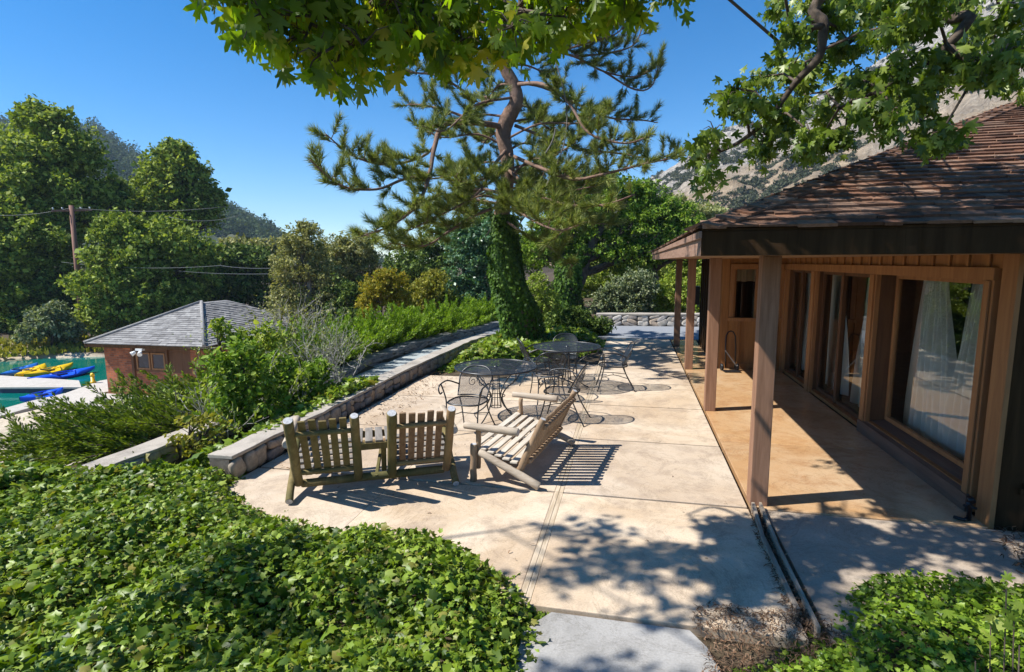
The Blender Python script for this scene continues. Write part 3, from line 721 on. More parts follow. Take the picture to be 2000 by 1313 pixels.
for i, xx in enumerate((bx0 + 1.5, bx0 + 2.2)):
    mb = MB(); z0, z1 = bz + 1.05, bz + 1.72
    for q in (((xx, z0), (xx + .64, z0 + .06)), ((xx, z1 - .06), (xx + .64, z1)), ((xx, z0 + .061), (xx + .06, z1 - .061)), ((xx + .58, z0 + .061), (xx + .64, z1 - .061))):
        mb.box((q[0][0], by0 + .01, q[0][1]), (q[1][0], by0 + .048, q[1][1]))
    wn = kid(mb, 'window', M_TRIM, bh)
    g = MB(); g.add([(xx + .06, by0 + .035, z0 + .06), (xx + .58, by0 + .035, z0 + .06), (xx + .58, by0 + .035, z1 - .06), (xx + .06, by0 + .035, z1 - .06)], [(0, 1, 2, 3)])
    g.build('pane', plain('dark reddish pane', (.10, .045, .03), .15, .6), wn)
mb = MB(); cx_, cy_ = (bx0 + bx1) / 2, by0 + 2.75
E_ = [(-20.95, 17.1, -.86), (-15.45, 17.1, -.86), (-15.45, 24.75, -.86), (-20.95, 24.75, -.86), (-18.2, 20.2, .55), (-18.2, 21.7, .55)]
lo = [(x, y, -.99) for x, y, z in E_[:4]]
mb.add(E_ + lo, [(0, 1, 4), (1, 2, 5, 4), (2, 3, 5), (3, 0, 4, 5), (6, 9, 8, 7), (0, 6, 7, 1), (1, 7, 8, 2), (2, 8, 9, 3), (3, 9, 6, 0)], 0)
rr = random.Random(3)
def rows(e0, e1, a0, a1, ncs):
    e0, e1, a0, a1 = map(Vector, (e0, e1, a0, a1))
    for i in range(ncs):
        t0, t1 = i / ncs, (i + 1.25) / ncs; t1 = min(1, t1)
        p0, p1 = e0.lerp(a0, t0), e1.lerp(a1, t0); q0, q1 = e0.lerp(a0, t1), e1.lerp(a1, t1)
        nrm = (e1 - e0).cross(a0 - e0).normalized(); nrm = nrm if nrm.z > 0 else -nrm
        L = (p1 - p0).length; x = 0
        while x < L - .05:
            xe = min(L, x + rr.uniform(.22, .4)); u0, u1 = x / L, xe / L
            h_ = rr.uniform(.022, .04)
            A, B_ = p0.lerp(p1, u0), p0.lerp(p1, u1); Q0, Q1 = q0.lerp(q1, u0), q0.lerp(q1, u1)
            vs = [A + nrm * h_, B_ + nrm * h_, Q1 + nrm * .006, Q0 + nrm * .006, A, B_]
            mb.add(vs, [(0, 1, 2, 3), (0, 4, 5, 1), (0, 3, 4), (1, 5, 2)], 1); x = xe
rows(E_[0], E_[1], E_[4], E_[4], 22); rows(E_[1], E_[2], E_[4], E_[5], 22); rows(E_[3], E_[0], E_[5], E_[4], 22)
for e in (0, 1):
    mb.tube([Vector(E_[e]) + Vector((0, 0, .04)), Vector(E_[4]) + Vector((0, 0, .04))], .07, 6, mi=1)
kid(mb, 'roof', [M_SHADE, islandmat('grey shingles', [(.17, .162, .155), (.25, .24, .23), (.31, .30, .285), (.20, .19, .185)], .9, 8, .5, .02)], bh)
mb = MB(); mb.box((bx0 + 2.05, by0 - .5, ez - .12), (bx0 + 2.35, by0 - .36, ez - .04)); mb.tube([(bx0 + 2.08, by0 - .52, ez - .16), (bx0 + 2.0, by0 - .64, ez - .24)], [.06, .09], 10); mb.tube([(bx0 + 2.3, by0 - .52, ez - .16), (bx0 + 2.38, by0 - .64, ez - .24)], [.06, .09], 10)
kid(mb, 'flood_light', plain('white enamel', (.75, .75, .73), .4), bh)

# dock and boats ---------------------------------------------------------
dk = empty('floating_dock', (-26, 18.2, -3.1)); tag(dk, 'long pale floating dock with dark blue sides reaching into the green lake', 'dock')
mb = MB(); prism(mb, [(-60, 17.2), (-28.6, 17.3), (-25.9, 17.35), (-22.5, 18.05), (-23.9, 19.1), (-28.58, 19.3), (-60, 19.4)], -2.96, -2.88); kid(mb, 'deck_boards', DECKM, dk, bevel=.01)
mb = MB(); prism(mb, [(-60, 17.24), (-28.6, 17.34), (-25.9, 17.39), (-22.7, 18.08), (-23.9, 19.05), (-28.58, 19.25), (-60, 19.35)], -3.3, -2.965); kid(mb, 'floats', plain('dark blue floats', (.012, .025, .07), .4), dk)
def kayak(x, y, rz, ln, mat, label, tilt=0, z=-3.13, seatm=None):
    k = empty('kayak', (x, y, z), rz); k.rotation_euler = (R(tilt), 0, rz)
    tag(k, label, 'kayak', 'kayaks moored at the floating dock')
    mb = MB(); n = 22; seg = 12; vs = []
    for i in range(n + 1):
        t = -1 + 2 * i / n; w_ = .37 * max(.02, (1 - abs(t) ** 2.3)) ** .8; rise = .10 * abs(t) ** 3
        for j in range(seg):
            a = 2 * math.pi * j / seg; c, s = math.cos(a), math.sin(a)
            zz = (.17 * s if s > 0 else .2 * s) * (1 - .55 * abs(t) ** 2) + rise + .12
            if s > .4 and abs(t) < .38: zz -= .11 * (1 - (abs(t) / .38) ** 4)
            vs.append((t * ln / 2, w_ * c, zz))
    fs = [(i * seg + j, i * seg + (j + 1) % seg, (i + 1) * seg + (j + 1) % seg, (i + 1) * seg + j) for i in range(n) for j in range(seg)]
    mb.add(vs, fs, 0, True); mb.build('hull', mat, k)
    mb = MB(); mb.tube([(.62 * math.cos(a) * .9, .25 * math.sin(a), .25) for a in np.linspace(0, 6.283, 20)[:-1]], .022, 6, closed=True); mb.build('cockpit_rim', mat, k)
    mb = MB(); mb.box((-.3, -.17, .17), (.12, .17, .2)); mb.box((-.36, -.17, .17), (-.3, .17, .29)); mb.build('seat', M_BLK, k, bevel=.01)
    return k
def plastic(name, c): 
    m, n, o = newmat(name); a = noise(n, coords(n), 5, 4)
    finish(n, o, ramp(n, a.outputs[0], [(.3, tuple(q * .85 for q in c)), (.7, c)]).outputs[0], .35, a.outputs[0], .05, .01, .5); return m
KY, KB, KB2 = plastic('yellow plastic', (.80, .52, .01)), plastic('blue plastic', (.01, .13, .50)), plastic('bright blue plastic', (.01, .10, .75))
def between(pa, pb, z=-3.1):
    a, b = G(*pa, z), G(*pb, z); d = b - a; return (a.x + b.x) / 2, (a.y + b.y) / 2, math.atan2(d.y, d.x), d.length
for pa, pb, m_, lb in (((12, 737), (66, 720), KB, 'dull blue kayak, leftmost of the boats beyond the dock'),
                       ((38, 739), (84, 721), KY, 'yellow kayak lying between the leftmost blue one and the longer yellow one'),
                       ((52, 740), (140, 718), KY, 'long yellow kayak moored diagonally beyond the end of the dock'),
                       ((88, 743), (157, 730), KB2, 'bright blue kayak nearest the deck and the boathouse')):
    x, y, rz, ln = between(pa, pb); kayak(x, y, rz, min(max(ln, 3.0), 4.2), m_, lb)
x, y, rz, ln = between((62, 783), (104, 773)); kayak(x, y, rz, 1.7, KB2, 'short bright blue kayak floating between the dock and the near deck edge')
p = G(182, 748, -2.9); bd = empty('mooring_bollard', p); tag(bd, 'small yellow mooring post on the deck beside the brick corner', 'bollard')
mb = MB(); mb.tube([(0, 0, 0), (0, 0, .06), (0, 0, .07), (0, 0, .3)], [.11, .11, .08, .07], 12); mb.build('base', KY, bd)
mb = MB(); mb.tube([(0, 0, .3), (0, 0, .36), (-.05, 0, .42)], [.08, .085, .04], 10); mb.build('cap', KY, bd)
# ---------------------------------------------------------------- patio furniture
M_IRON = plain('black wrought iron', (.016, .018, .022), .38, .6)
M_MFLAT = meshmetal('expanded metal flat', 'xy', .012, .36)
M_MBACK = meshmetal('expanded metal upright', 'xz', .013, .28)
def curve_pts(pts, n=6):
    """Catmull-Rom through the points"""
    P = [Vector(p) for p in pts]; P = [P[0] * 2 - P[1]] + P + [P[-1] * 2 - P[-2]]; out = []
    for i in range(1, len(P) - 2):
        for k in range(n):
            t = k / n; a, b, c, d = P[i - 1:i + 3]
            out.append(.5 * ((2 * b) + (c - a) * t + (2 * a - 5 * b + 4 * c - d) * t * t + (3 * b - a - 3 * c + d) * t ** 3))
    out.append(P[-2]); return out
def make_table():
    t = empty('patio_table'); r = .575
    mb = MB()
    mb.grid(lambda u, v: (r * v * math.cos(6.2832 * u), r * v * math.sin(6.2832 * u), .741), 48, 3); mb.build('table_top', M_MFLAT, t)
    mb = MB(); mb.tube([(r * math.cos(a), r * math.sin(a), .738) for a in np.linspace(0, 2 * math.pi, 49)[:-1]], .012, 8, closed=True); mb.build('rim', M_IRON, t)
    mb = MB()
    for k in range(4):
        a = k * math.pi / 4
        mb.tube([(-.56 * math.cos(a), -.56 * math.sin(a), .728 - k * .0005), (.56 * math.cos(a), .56 * math.sin(a), .728 - k * .0005)], .006, 6)
    mb.tube([(.27 * math.cos(a), .27 * math.sin(a), .73) for a in np.linspace(0, 2 * math.pi, 33)[:-1]], .006, 6, closed=True)
    mb.tube([(0, 0, .70), (0, 0, .75)], .03, 12); mb.build('top_support', M_IRON, t)
    for k in range(4):
        a = math.pi / 4 + k * math.pi / 2; prof = [(.30, .725), (.37, .66), (.33, .56), (.20, .46), (.115, .34), (.12, .24), (.20, .12), (.32, .03), (.385, .0)]
        mb = MB(); mb.tube(curve_pts([(q * math.cos(a + .25 * (1 - z)), q * math.sin(a + .25 * (1 - z)), z + .008) for q, z in prof]), .0095, 8); mb.build('leg', M_IRON, t)
    mb = MB(); mb.tube([(.125 * math.cos(a), .125 * math.sin(a), .32) for a in np.linspace(0, 2 * math.pi, 25)[:-1]], .006, 6, closed=True); mb.build('leg_ring', M_IRON, t)
    mb = MB()
    for k in range(10):
        a = k * math.pi / 5; mb.tube([(.045 * math.cos(a), .045 * math.sin(a), .72), (.05 * math.cos(a), .05 * math.sin(a), .40), (.075 * math.cos(a), .075 * math.sin(a), .16)], .004, 5)
    mb.tube([(.075 * math.cos(a), .075 * math.sin(a), .16) for a in np.linspace(0, 2 * math.pi, 21)[:-1]], .006, 6, closed=True)
    mb.build('umbrella_holder', M_IRON, t)
    return t
def make_chair():
    c = empty('patio_chair')
    def seatxy(a, r=.235):
        ca, sa = math.cos(a), math.sin(a); n = 3.2
        q = r / (abs(ca) ** n + abs(sa) ** n) ** (1 / n); return q * ca, q * sa + .0
    mb = MB(); mb.grid(lambda u, v: (*[k * v for k in seatxy(6.2832 * u)], .42 - .02 * (1 - v * v)), 32, 4); mb.build('seat', M_MFLAT, c)
    mb = MB(); mb.tube([(*seatxy(a), .42) for a in np.linspace(0, 2 * math.pi, 41)[:-1]], .011, 8, closed=True); mb.build('seat_frame', M_IRON, c)
    def bp(s, v):
        a = s * 1.02; top = .82 - .13 * abs(s) ** 3
        z = .45 + (top - .45) * v
        return (.245 * math.sin(a) * (1 + .12 * v), -.03 - .2 * math.cos(a) - .13 * v, z)
    mb = MB(); mb.grid(lambda u, v: bp(u * 2 - 1, v), 24, 8); mb.build('backrest', M_MBACK, c)
    mb = MB()
    out = [bp(-1, v) for v in np.linspace(0, 1, 6)] + [bp(s, 1) for s in np.linspace(-1, 1, 21)[1:-1]] + [bp(1, v) for v in np.linspace(1, 0, 6)] + [bp(s, 0) for s in np.linspace(1, -1, 15)[1:-1]]
    mb.tube(out, .010, 8, closed=True); mb.build('back_frame', M_IRON, c)
    mb = MB()
    def sc_(s0, tt):
        return [tuple(Vector(bp(s0 + tt * (.26 * (1 - k / 24)) * math.cos(k * .5), .45 + (.20 * (1 - k / 24)) * math.sin(k * .5))) + Vector((0, -.008, 0))) for k in range(20)]
    mb.tube(sc_(-.24, 1), .005, 5); mb.build('back_scroll', M_IRON, c)
    mb = MB(); mb.tube(sc_(.24, -1), .005, 5); mb.build('back_scroll', M_IRON, c)
    for s in (-1, 1):
        mb = MB(); mb.tube(curve_pts([bp(s * .98, .55), (s * .285, -.02, .665), (s * .30, .12, .665), (s * .295, .225, .64), (s * .285, .255, .59), (s * .275, .235, .545), (s * .265, .20, .56)]), .010, 8); mb.build('armrest', M_IRON, c)
        mb = MB(); mb.tube(curve_pts([(s * .29, .18, .655), (s * .255, .17, .55), (s * .225, .17, .42), (s * .225, .21, .22), (s * .25, .275, .0)]), .0095, 8); mb.build('leg', M_IRON, c)
        mb = MB(); mb.tube(curve_pts([(s * .2, -.16, .43), (s * .19, -.2, .3), (s * .21, -.28, .14), (s * .235, -.36, .0)]), .0095, 8); mb.build('leg', M_IRON, c)
    mb = MB(); mb.tube(curve_pts([(-.228, .20, .24), (-.1, .0, .26), (-.2, -.235, .22)]), .006, 6); mb.tube(curve_pts([(.228, .20, .24), (.1, .0, .26), (.2, -.235, .22)]), .006, 6); mb.tube([(-.1, 0, .26), (.1, 0, .26)], .006, 6); mb.build('brace', M_IRON, c)
    return c
tb = make_table(); tb.location = (-1.86, 7.36, 0); tb.rotation_euler.z = R(12)
tag(tb, 'round black mesh metal table nearest the log seats', 'table', 'round mesh patio tables')
t2 = copy_tree(tb); t2.location = (-1.09, 9.38, 0); t2.rotation_euler.z = R(50)
tag(t2, 'round black mesh metal table farther off, in front of the ivy covered pine', 'table')
ch = make_chair()
CH = [(-2.05, 6.62, 172, 'black mesh chair half under the near round table with its back to it'),
      (-.93, 7.42, 84, 'black mesh chair right behind the log loveseat, its curved back turned to the lodge'),
      (-.30, 9.50, 96, 'black mesh chair on the lodge side of the farther round table'),
      (-1.68, 9.72, -70, 'black mesh chair at the ivy side of the farther round table'),
      (-1.22, 10.12, 184, 'black mesh chair behind the farther table, only its rounded back showing'),
      (-1.30, 8.55, 20, 'black mesh chair standing between the two round tables')]
for i, (x, y, a, lb) in enumerate(CH):
    c_ = ch if i == 0 else copy_tree(ch); c_.location = (x, y, 0); c_.rotation_euler.z = R(a)
    tag(c_, lb, 'chair', 'black mesh chairs around the patio tables')
# ---- log furniture
M_LOGG = wood('mossy log', (.12, .085, .03), (.24, .18, .07), (22, 22, 2.2), .8, .6, c3=(.085, .08, .025))
M_LOGB = wood('brown log', (.19, .11, .05), (.32, .20, .10), (22, 22, 2.2), .75, .5, c3=(.20, .15, .06))
M_SLG = wood('mossy slat', (.13, .09, .03), (.25, .185, .07), (30, 30, 3), .8, .5, c3=(.12, .11, .035), island=True)
M_SLB = wood('brown slat', (.15, .085, .045), (.28, .175, .095), (30, 30, 3), .75, .5, island=True)
M_END = speckle('grey end grain', (.30, .30, .31), (.50, .50, .50), 40, .9)
M_GREY = wood('weathered grey board', (.15, .13, .11), (.30, .27, .235), (30, 3, 30), .85, .5, island=True)
M_BLEACH = wood('sun bleached slat', (.46, .39, .30), (.68, .61, .51), (3, 30, 30), .85, .4, island=True)
M_ARM = wood('worn grey log', (.28, .22, .16), (.47, .39, .30), (20, 3, 20), .8, .5)
M_STILE = wood('orange brown log', (.20, .125, .07), (.36, .25, .155), (20, 20, 3), .7, .4)
lr = random.Random(8)
def log(mb, a, b, r0, r1=None, seg=14, mi=0, cap=None):
    a, b = Vector(a), Vector(b); r1 = r1 or r0; n = 7
    pts = [a.lerp(b, i / n) + Vector((lr.uniform(-.003, .003), lr.uniform(-.003, .003), 0)) * (0 < i < n) for i in range(n + 1)]
    rad = [(r0 + (r1 - r0) * i / n) * lr.uniform(.96, 1.04) for i in range(n + 1)]
    pts = [a] + pts + [b]; rad = [rad[0] * .86] + rad + [rad[-1] * .86]
    pts[1] = a.lerp(b, .01); pts[-2] = a.lerp(b, .99)
    mb.tube(pts, rad, seg, mi=mi, capmi=cap, jit=.02, rng=lr); return mb
def rail_y(yt, zb, zt, z): return yt * (z - zb) / (zt - zb)
# tete-a-tete: two seats joined by a small table
B = empty('log_tete_a_tete', (-3.073, 4.431, 0), R(27.23))
tag(B, 'mossy log double seat with two slatted backs joined by a small grey table', 'bench')
zb, yt, zt, L = .13, -.44, .86, 1.416
yz = lambda z: rail_y(yt, zb, zt, z)
for i, (x0, x1, ms, msl) in enumerate(((0, .55, M_LOGG, M_SLG), (.875, L, M_LOGB, M_SLB))):
    for j, x in enumerate((x0, x1)):
        mm = M_LOGG if (i == 0 or j == 0) else M_LOGB
        mb = MB(); zlo = -.0 if False else zb - .02
        log(mb, (x, yz(zlo), zlo), (x, yz(zt), zt), .041 if j else .045, cap=1); mb.build('back_post', [mm, M_END], B)
    for z in (.245, .70):
        mb = MB(); log(mb, (x0 + .03, yz(z) + .0, z), (x1 - .03, yz(z) + .0, z), .024); mb.build('back_rail', ms, B)
    for k in range(5):
        x = x0 + .10 + (x1 - x0 - .20) * k / 4; w_ = .062 if k != 2 else .068; zt_ = zt - .03 + .012 * math.sin(k * 2.2 + i)
        mb = MB(); mb.bar((x, yz(.2) + .032, .2), (x, yz(zt_) + .032, zt_), w_, .020, (0, -.5, 1) if False else (0, 1, .3)); mb.build('back_slat', msl, B, bevel=.004)
    for k in range(5):
        y = .06 + .1 * k
        mb = MB(); mb.bar((x0 - .02, y, .235 + y * .26), (x1 + .02, y, .235 + y * .26), .097, .022); mb.build('seat_slat', M_GREY, B, bevel=.004)
mb = MB(); log(mb, (.02, .035, .10), (L - .02, .035, .10), .040); mb.build('rear_rail', M_LOGG, B)
mb = MB(); log(mb, (.02, .55, .28), (L - .02, .55, .28), .035); mb.build('front_rail', M_LOGB, B)
for x in (-.062, L + .062):
    mb = MB(); log(mb, (x, -.22, .035), (x, .6, .36), .036, .034, cap=1); mb.build('skid', [M_LOGG, M_END], B)
    mb = MB(); log(mb, (x * 1.0 + (.02 if x < 0 else -.02), .62, 0), (x + (.02 if x < 0 else -.02), .6, .55), .042, cap=1); mb.build('front_leg', [M_LOGB, M_END], B)
    mb = MB(); log(mb, (x, .68, .575), (x, -.16, .56), .034, .04, cap=1); mb.build('arm', [M_ARM, M_END], B)
tz = .50; x0, x1 = .60, .825
for k in range(4):
    x = x0 + (x1 - x0 + .06) * (k + .0) / 3 - .03
    mb = MB(); mb.bar((x, -.10, tz), (x, .34, tz), .071, .022); mb.build('table_slat', M_GREY, B, bevel=.004)
mb = MB(); mb.bar((.555, -.09, tz - .045), (.87, -.09, tz - .045), .035, .065); mb.build('table_rail', M_SLG, B, bevel=.004)
mb = MB(); mb.bar((.555, .30, tz - .045), (.87, .30, tz - .045), .035, .065); mb.build('table_rail', M_SLG, B, bevel=.004)
mb = MB(); mb.bar((.80, .56, .28), (.72, .0, .1), .03, .05); mb.build('cross_brace', M_SLG, B, bevel=.004)
mb = MB(); mb.bar((.80, -.07, tz - .08), (.80, .1, .13), .05, .03, (0, 1, .2)); mb.build('table_leg', M_SLG, B, bevel=.004)
# loveseat facing the lake
Lv = empty('log_loveseat', (-1.06, 5.094, 0), R(81.7))
tag(Lv, 'sun bleached log loveseat with reclined slatted back, facing left on the open patio', 'bench')
zb, yt, zt, L = .13, -.25, .70, 1.24
for x in (0, L):
    mb = MB(); log(mb, (x, .015, zb - .02), (x, yz(zt) - .0, zt), .036, .032, cap=1); mb.build('back_post', [M_STILE, M_END], Lv)
    xo = x + (-.068 if x == 0 else .068)
    mb = MB(); log(mb, (xo, .40, .315), (xo, -.23, .04), .037, .042, cap=1); mb.build('skid', [M_ARM, M_END], Lv)
    xf = xo - (.0 if x == 0 else 0)
    mb = MB(); log(mb, (xf, .47, 0), (xf, .46, .39), .036, cap=1); mb.build('front_leg', [M_STILE, M_END], Lv)
    mb = MB(); log(mb, (xf + (.055 if x == 0 else -.055), .44, .12), (xf + (.055 if x == 0 else -.055), .43, .545), .026); mb.build('arm_post', M_STILE, Lv)
    mb = MB(); log(mb, (xf, .56, .575), (xf, -.02, .56), .034, .042, cap=1); mb.build('arm', [M_ARM, M_END], Lv)
for z in (.24, .60):
    mb = MB(); log(mb, (.03, yz(z) - .045, z), (L - .03, yz(z) - .045, z), .024); mb.build('back_rail', M_STILE, Lv)
for k in range(14):
    x = .065 + (L - .13) * k / 13; zt_ = zt - .015 + .006 * math.sin(k * 1.7)
    mb = MB(); mb.bar((x, yz(.16) - .008, .16), (x, yz(zt_) - .008, zt_), .052, .018, (0, 1, .3)); mb.build('back_slat', M_STILE, Lv, bevel=.004)
for k in range(6):
    y = .05 + .083 * k
    mb = MB(); mb.bar((-.03, y, .215 + y * .30), (L + .03, y, .215 + y * .30), .074, .020); mb.build('seat_slat', M_BLEACH, Lv, bevel=.004)
for x in (.04, L / 2, L - .04):
    mb = MB(); mb.bar((x, -.0, .175), (x, .48, .318), .04, .05); mb.build('seat_bearer', M_STILE, Lv, bevel=.004)
# ---------------------------------------------------------------- stone walls
ST_V = None
def stone_template():
    v, f = ico()
    # one subdivision
    V = [tuple(q) for q in v]; cache = {}; F_ = []
    def mid(a, b):
        k = (min(a, b), max(a, b))
        if k not in cache:
            m = (np.array(V[a]) + np.array(V[b])); m = m / np.linalg.norm(m); V.append(tuple(m)); cache[k] = len(V) - 1
        return cache[k]
    for a, b, c in f:
        ab, bc, ca = mid(a, b), mid(b, c), mid(c, a); F_ += [(a, ab, ca), (b, bc, ab), (c, ca, bc), (ab, bc, ca)]
    V = np.array(V); V = np.sign(V) * np.abs(V) ** .55; V = V / np.abs(V).max()
    return V * .5, F_
T_STONE = stone_template()
def stones(name, path, z0f, z1f, side, mat, parent, rng, smin=.12, smax=.24, depth=.08, smooth=True):
    """rounded stones set into the face of a wall that runs along path [(x, y), ...]"""
    P = []; A = []; N = []; Sz = []
    for (ax, ay), (bx, by) in zip(path[:-1], path[1:]):
        d = Vector((bx - ax, by - ay, 0)); L = d.length; d.normalize(); nrm = Vector((d.y, -d.x, 0)) * side
        s = 0
        while s < L:
            w_ = rng.uniform(smin, smax) * 1.05; t = min(1, (s + w_ / 2) / L); x, y = ax + (bx - ax) * t, ay + (by - ay) * t
            z0, z1 = z0f(x, y), z1f(x, y); hh = z1 - z0
            rows_ = 1 if rng.random() < .35 else 2
            if hh < .14: rows_ = 1
            if hh > .34: rows_ += 1
            cuts = [0] + sorted([(k + 1 + rng.uniform(-.25, .25)) / rows_ for k in range(rows_ - 1)]) + [1]
            for k in range(rows_):
                ww = w_ * rng.uniform(.82, 1.0); zc = z0 + hh * (cuts[k] + cuts[k + 1]) / 2; h2 = hh * (cuts[k + 1] - cuts[k]) * .96
                P.append((x + nrm.x * .0, y + nrm.y * .0, zc)); ro = rng.normal(0, .14 if smooth else .45)
                A.append((d.x * ro, d.y * ro, 1)); N.append(tuple(nrm)); Sz.append((ww, h2, depth * rng.uniform(.7, 1.2)))
            s += w_
    P = np.array(P, float); A = unit(np.array(A, float)); N = np.array(N, float)
    V, L_, Z = scatter(T_STONE, P, A, N, np.array(Sz))
    V = V + (fbm(V[:, 0] * 9 + V[:, 1] * 5, V[:, 2] * 14 + V[:, 1] * 9, 2) - .5)[:, None] * .03
    o = npmesh(name, V, L_, Z, mat, parent, smooth=smooth); return o
M_MORT = speckle('mortar', (.10, .085, .07), (.20, .17, .14), 18, .95, .5)
M_CAP = concrete('wall cap', (.46, .41, .345), (.34, .30, .25), (.25, .22, .185), (.7, .9))
M_ST1 = islandmat('river stones', [(.17, .155, .15), (.30, .26, .21), (.38, .31, .23), (.24, .22, .21), (.42, .29, .18), (.33, .30, .27)], .85, 22, .4, .006)
M_ST2 = islandmat('pale split stones', [(.40, .36, .31), (.55, .51, .46), (.46, .36, .27), (.34, .31, .29), (.60, .56, .52)], .85, 9, .4, .01)
M_ST3 = islandmat('dark curb stones', [(.14, .15, .16), (.22, .22, .22), (.28, .25, .22), (.18, .18, .19)], .9, 14, .4, .01)  # darker, greyer stones for the kerb wall
def wall(name, label, path, wd, z0f, z1f, side, mats, seed, smin, smax, cap_t=.04, over=.02):
    rt = empty(name, (path[0][0], path[0][1], 0)); tag(rt, label, 'wall'); rng = np.random.default_rng(seed)
    def ribbon(o0, o1, zlo, zhi):
        mb = MB(); vs = []; fs = []; n = len(path)
        for i, (x, y) in enumerate(path):
            a = Vector(path[max(i - 1, 0)]); b = Vector(path[min(i + 1, n - 1)]); d = (b - a).normalized(); nx_, ny_ = d.y * side, -d.x * side
            for o_ in (o0, o1):
                jw = .012 * math.sin(i * 2.7 + o_ * 9) + .008 * math.sin(i * 5.1); vs += [(x + nx_ * (o_ + jw), y + ny_ * (o_ + jw), zlo(x, y)), (x + nx_ * (o_ + jw * .6), y + ny_ * (o_ + jw * .6), zhi(x, y) + .006 * math.sin(i * 3.3 + o_ * 20))]
        for i in range(n - 1):
            a, b = 4 * i, 4 * i + 4
            fs += [(a, a + 1, b + 1, b), (a + 2, b + 2, b + 3, a + 3), (a + 1, a + 3, b + 3, b + 1), (a, b, b + 2, a + 2)]
        fs += [(0, 2, 3, 1), (4 * n - 4, 4 * n - 3, 4 * n - 1, 4 * n - 2)]
        mb.add(vs, fs); return mb
    kid(ribbon(-wd, -.02, lambda x, y: z0f(x, y) - .25, lambda x, y: z1f(x, y) - cap_t), 'core', M_MORT, rt)
    kid(ribbon(-wd - over, over, lambda x, y: z1f(x, y) - cap_t + .001, z1f), 'cap', mats[1], rt, bevel=.008)
    o = stones('stones', [(x, y) for x, y in path], z0f, lambda x, y: z1f(x, y) - cap_t, side, mats[0], rt, rng, smin, smax, .035 if name == 'road_wall' else .08, name != 'road_wall')
    o.location = -rt.location
    return rt
pth = [(float(wx(y)), y) for y in np.arange(4.62, 15.3, .35)]
wall('patio_wall', 'low river stone wall with pale flat cap between the patio and the walkway', pth, .24,
     lambda x, y: -.02, lambda x, y: .25 + .015 * math.sin(y * .6) - max(0, y - 11) * .025, 1, (M_ST1, M_CAP), 2, .13, .27)
cy = np.arange(3.9, 9.0, .4)
wall('walkway_wall', 'low stone wall along the far side of the walkway, its pale cap climbing out of the ivy', [(float(xc(y)), y) for y in cy], .28,
     lambda x, y: float(wz(y)) - .02, lambda x, y: .10 + .02 * math.sin(y), 1, (M_ST1, M_CAP), 3, .14, .30)
far = [(float(xc(y)) - .02, y) for y in np.arange(9.0, 19.4, .4)]
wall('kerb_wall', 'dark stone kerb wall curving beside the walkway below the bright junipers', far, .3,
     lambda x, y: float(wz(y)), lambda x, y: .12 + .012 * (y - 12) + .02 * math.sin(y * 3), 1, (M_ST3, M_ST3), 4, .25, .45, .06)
wall('road_wall', 'low whitish split stone wall along the far edge of the road', [(x, 19.05 + .06 * x) for x in np.arange(-1.2, 34, .5)], .4,
     lambda x, y: .0, lambda x, y: .42 + .01 * math.sin(x), 1, (M_ST2, M_CAP), 6, .2, .42, .06)
# utility pole and wires
pb = W(152, 565, 44); pt = W(140, 408, 44)
up = empty('utility_pole', (pb.x, pb.y, -2.9)); tag(up, 'tall brown utility pole standing among the trees at left', 'utility pole')
M_POLE = wood('pole wood', (.16, .075, .05), (.27, .14, .10), (9, 9, .6), .8, .5)
mb = MB(); mb.tube([(pb.x, pb.y, -3.2), (pt.x, pt.y, pt.z + .2)], [.16, .13], 12); kid(mb, 'pole', M_POLE, up)
d_ = (W(200, 408, 44) - W(100, 410, 44)).normalized()
mb = MB(); mb.bar(pt - d_ * 1.0 - Vector((0, 0, .1)), pt + d_ * 1.0 - Vector((0, 0, .1)), .1, .12); kid(mb, 'cross_arm', M_POLE, up)
for s_ in (-.9, -.45, .45, .9):
    q = pt + d_ * s_ - Vector((0, 0, .04)); mb = MB(); mb.tube([q, q + Vector((0, 0, .13))], [.035, .05], 8); kid(mb, 'insulator', plain('porcelain', (.5, .5, .5), .3), up)
def wire(pts, label):
    P = [W(*p) for p in pts]; out = []
    for a, b in zip(P[:-1], P[1:]):
        for i in range(12):
            t = i / 12; out.append(a.lerp(b, t) - Vector((0, 0, 4 * .25 * t * (1 - t))))
    out.append(P[-1]); mb = MB(); mb.tube(out, .013, 5); o = mb.build('power_line', plain('wire', (.10, .105, .11), .5)); tag(o, label, 'cable', 'power lines strung across the trees')
wire([(-60, 418, 47), (140, 406, 44), (440, 404, 40)], 'uppermost power line running both ways from the top of the utility pole')
wire([(330, 424, 33), (470, 420, 32)], 'short power line in front of the round tree, just below the uppermost one')
wire([(120, 512, 46), (430, 519, 36), (640, 510, 28)], 'upper of the two low power lines crossing the dark trees above the boathouse')
wire([(300, 524, 44), (640, 530, 28)], 'lower of the two low power lines crossing the dark trees above the boathouse')
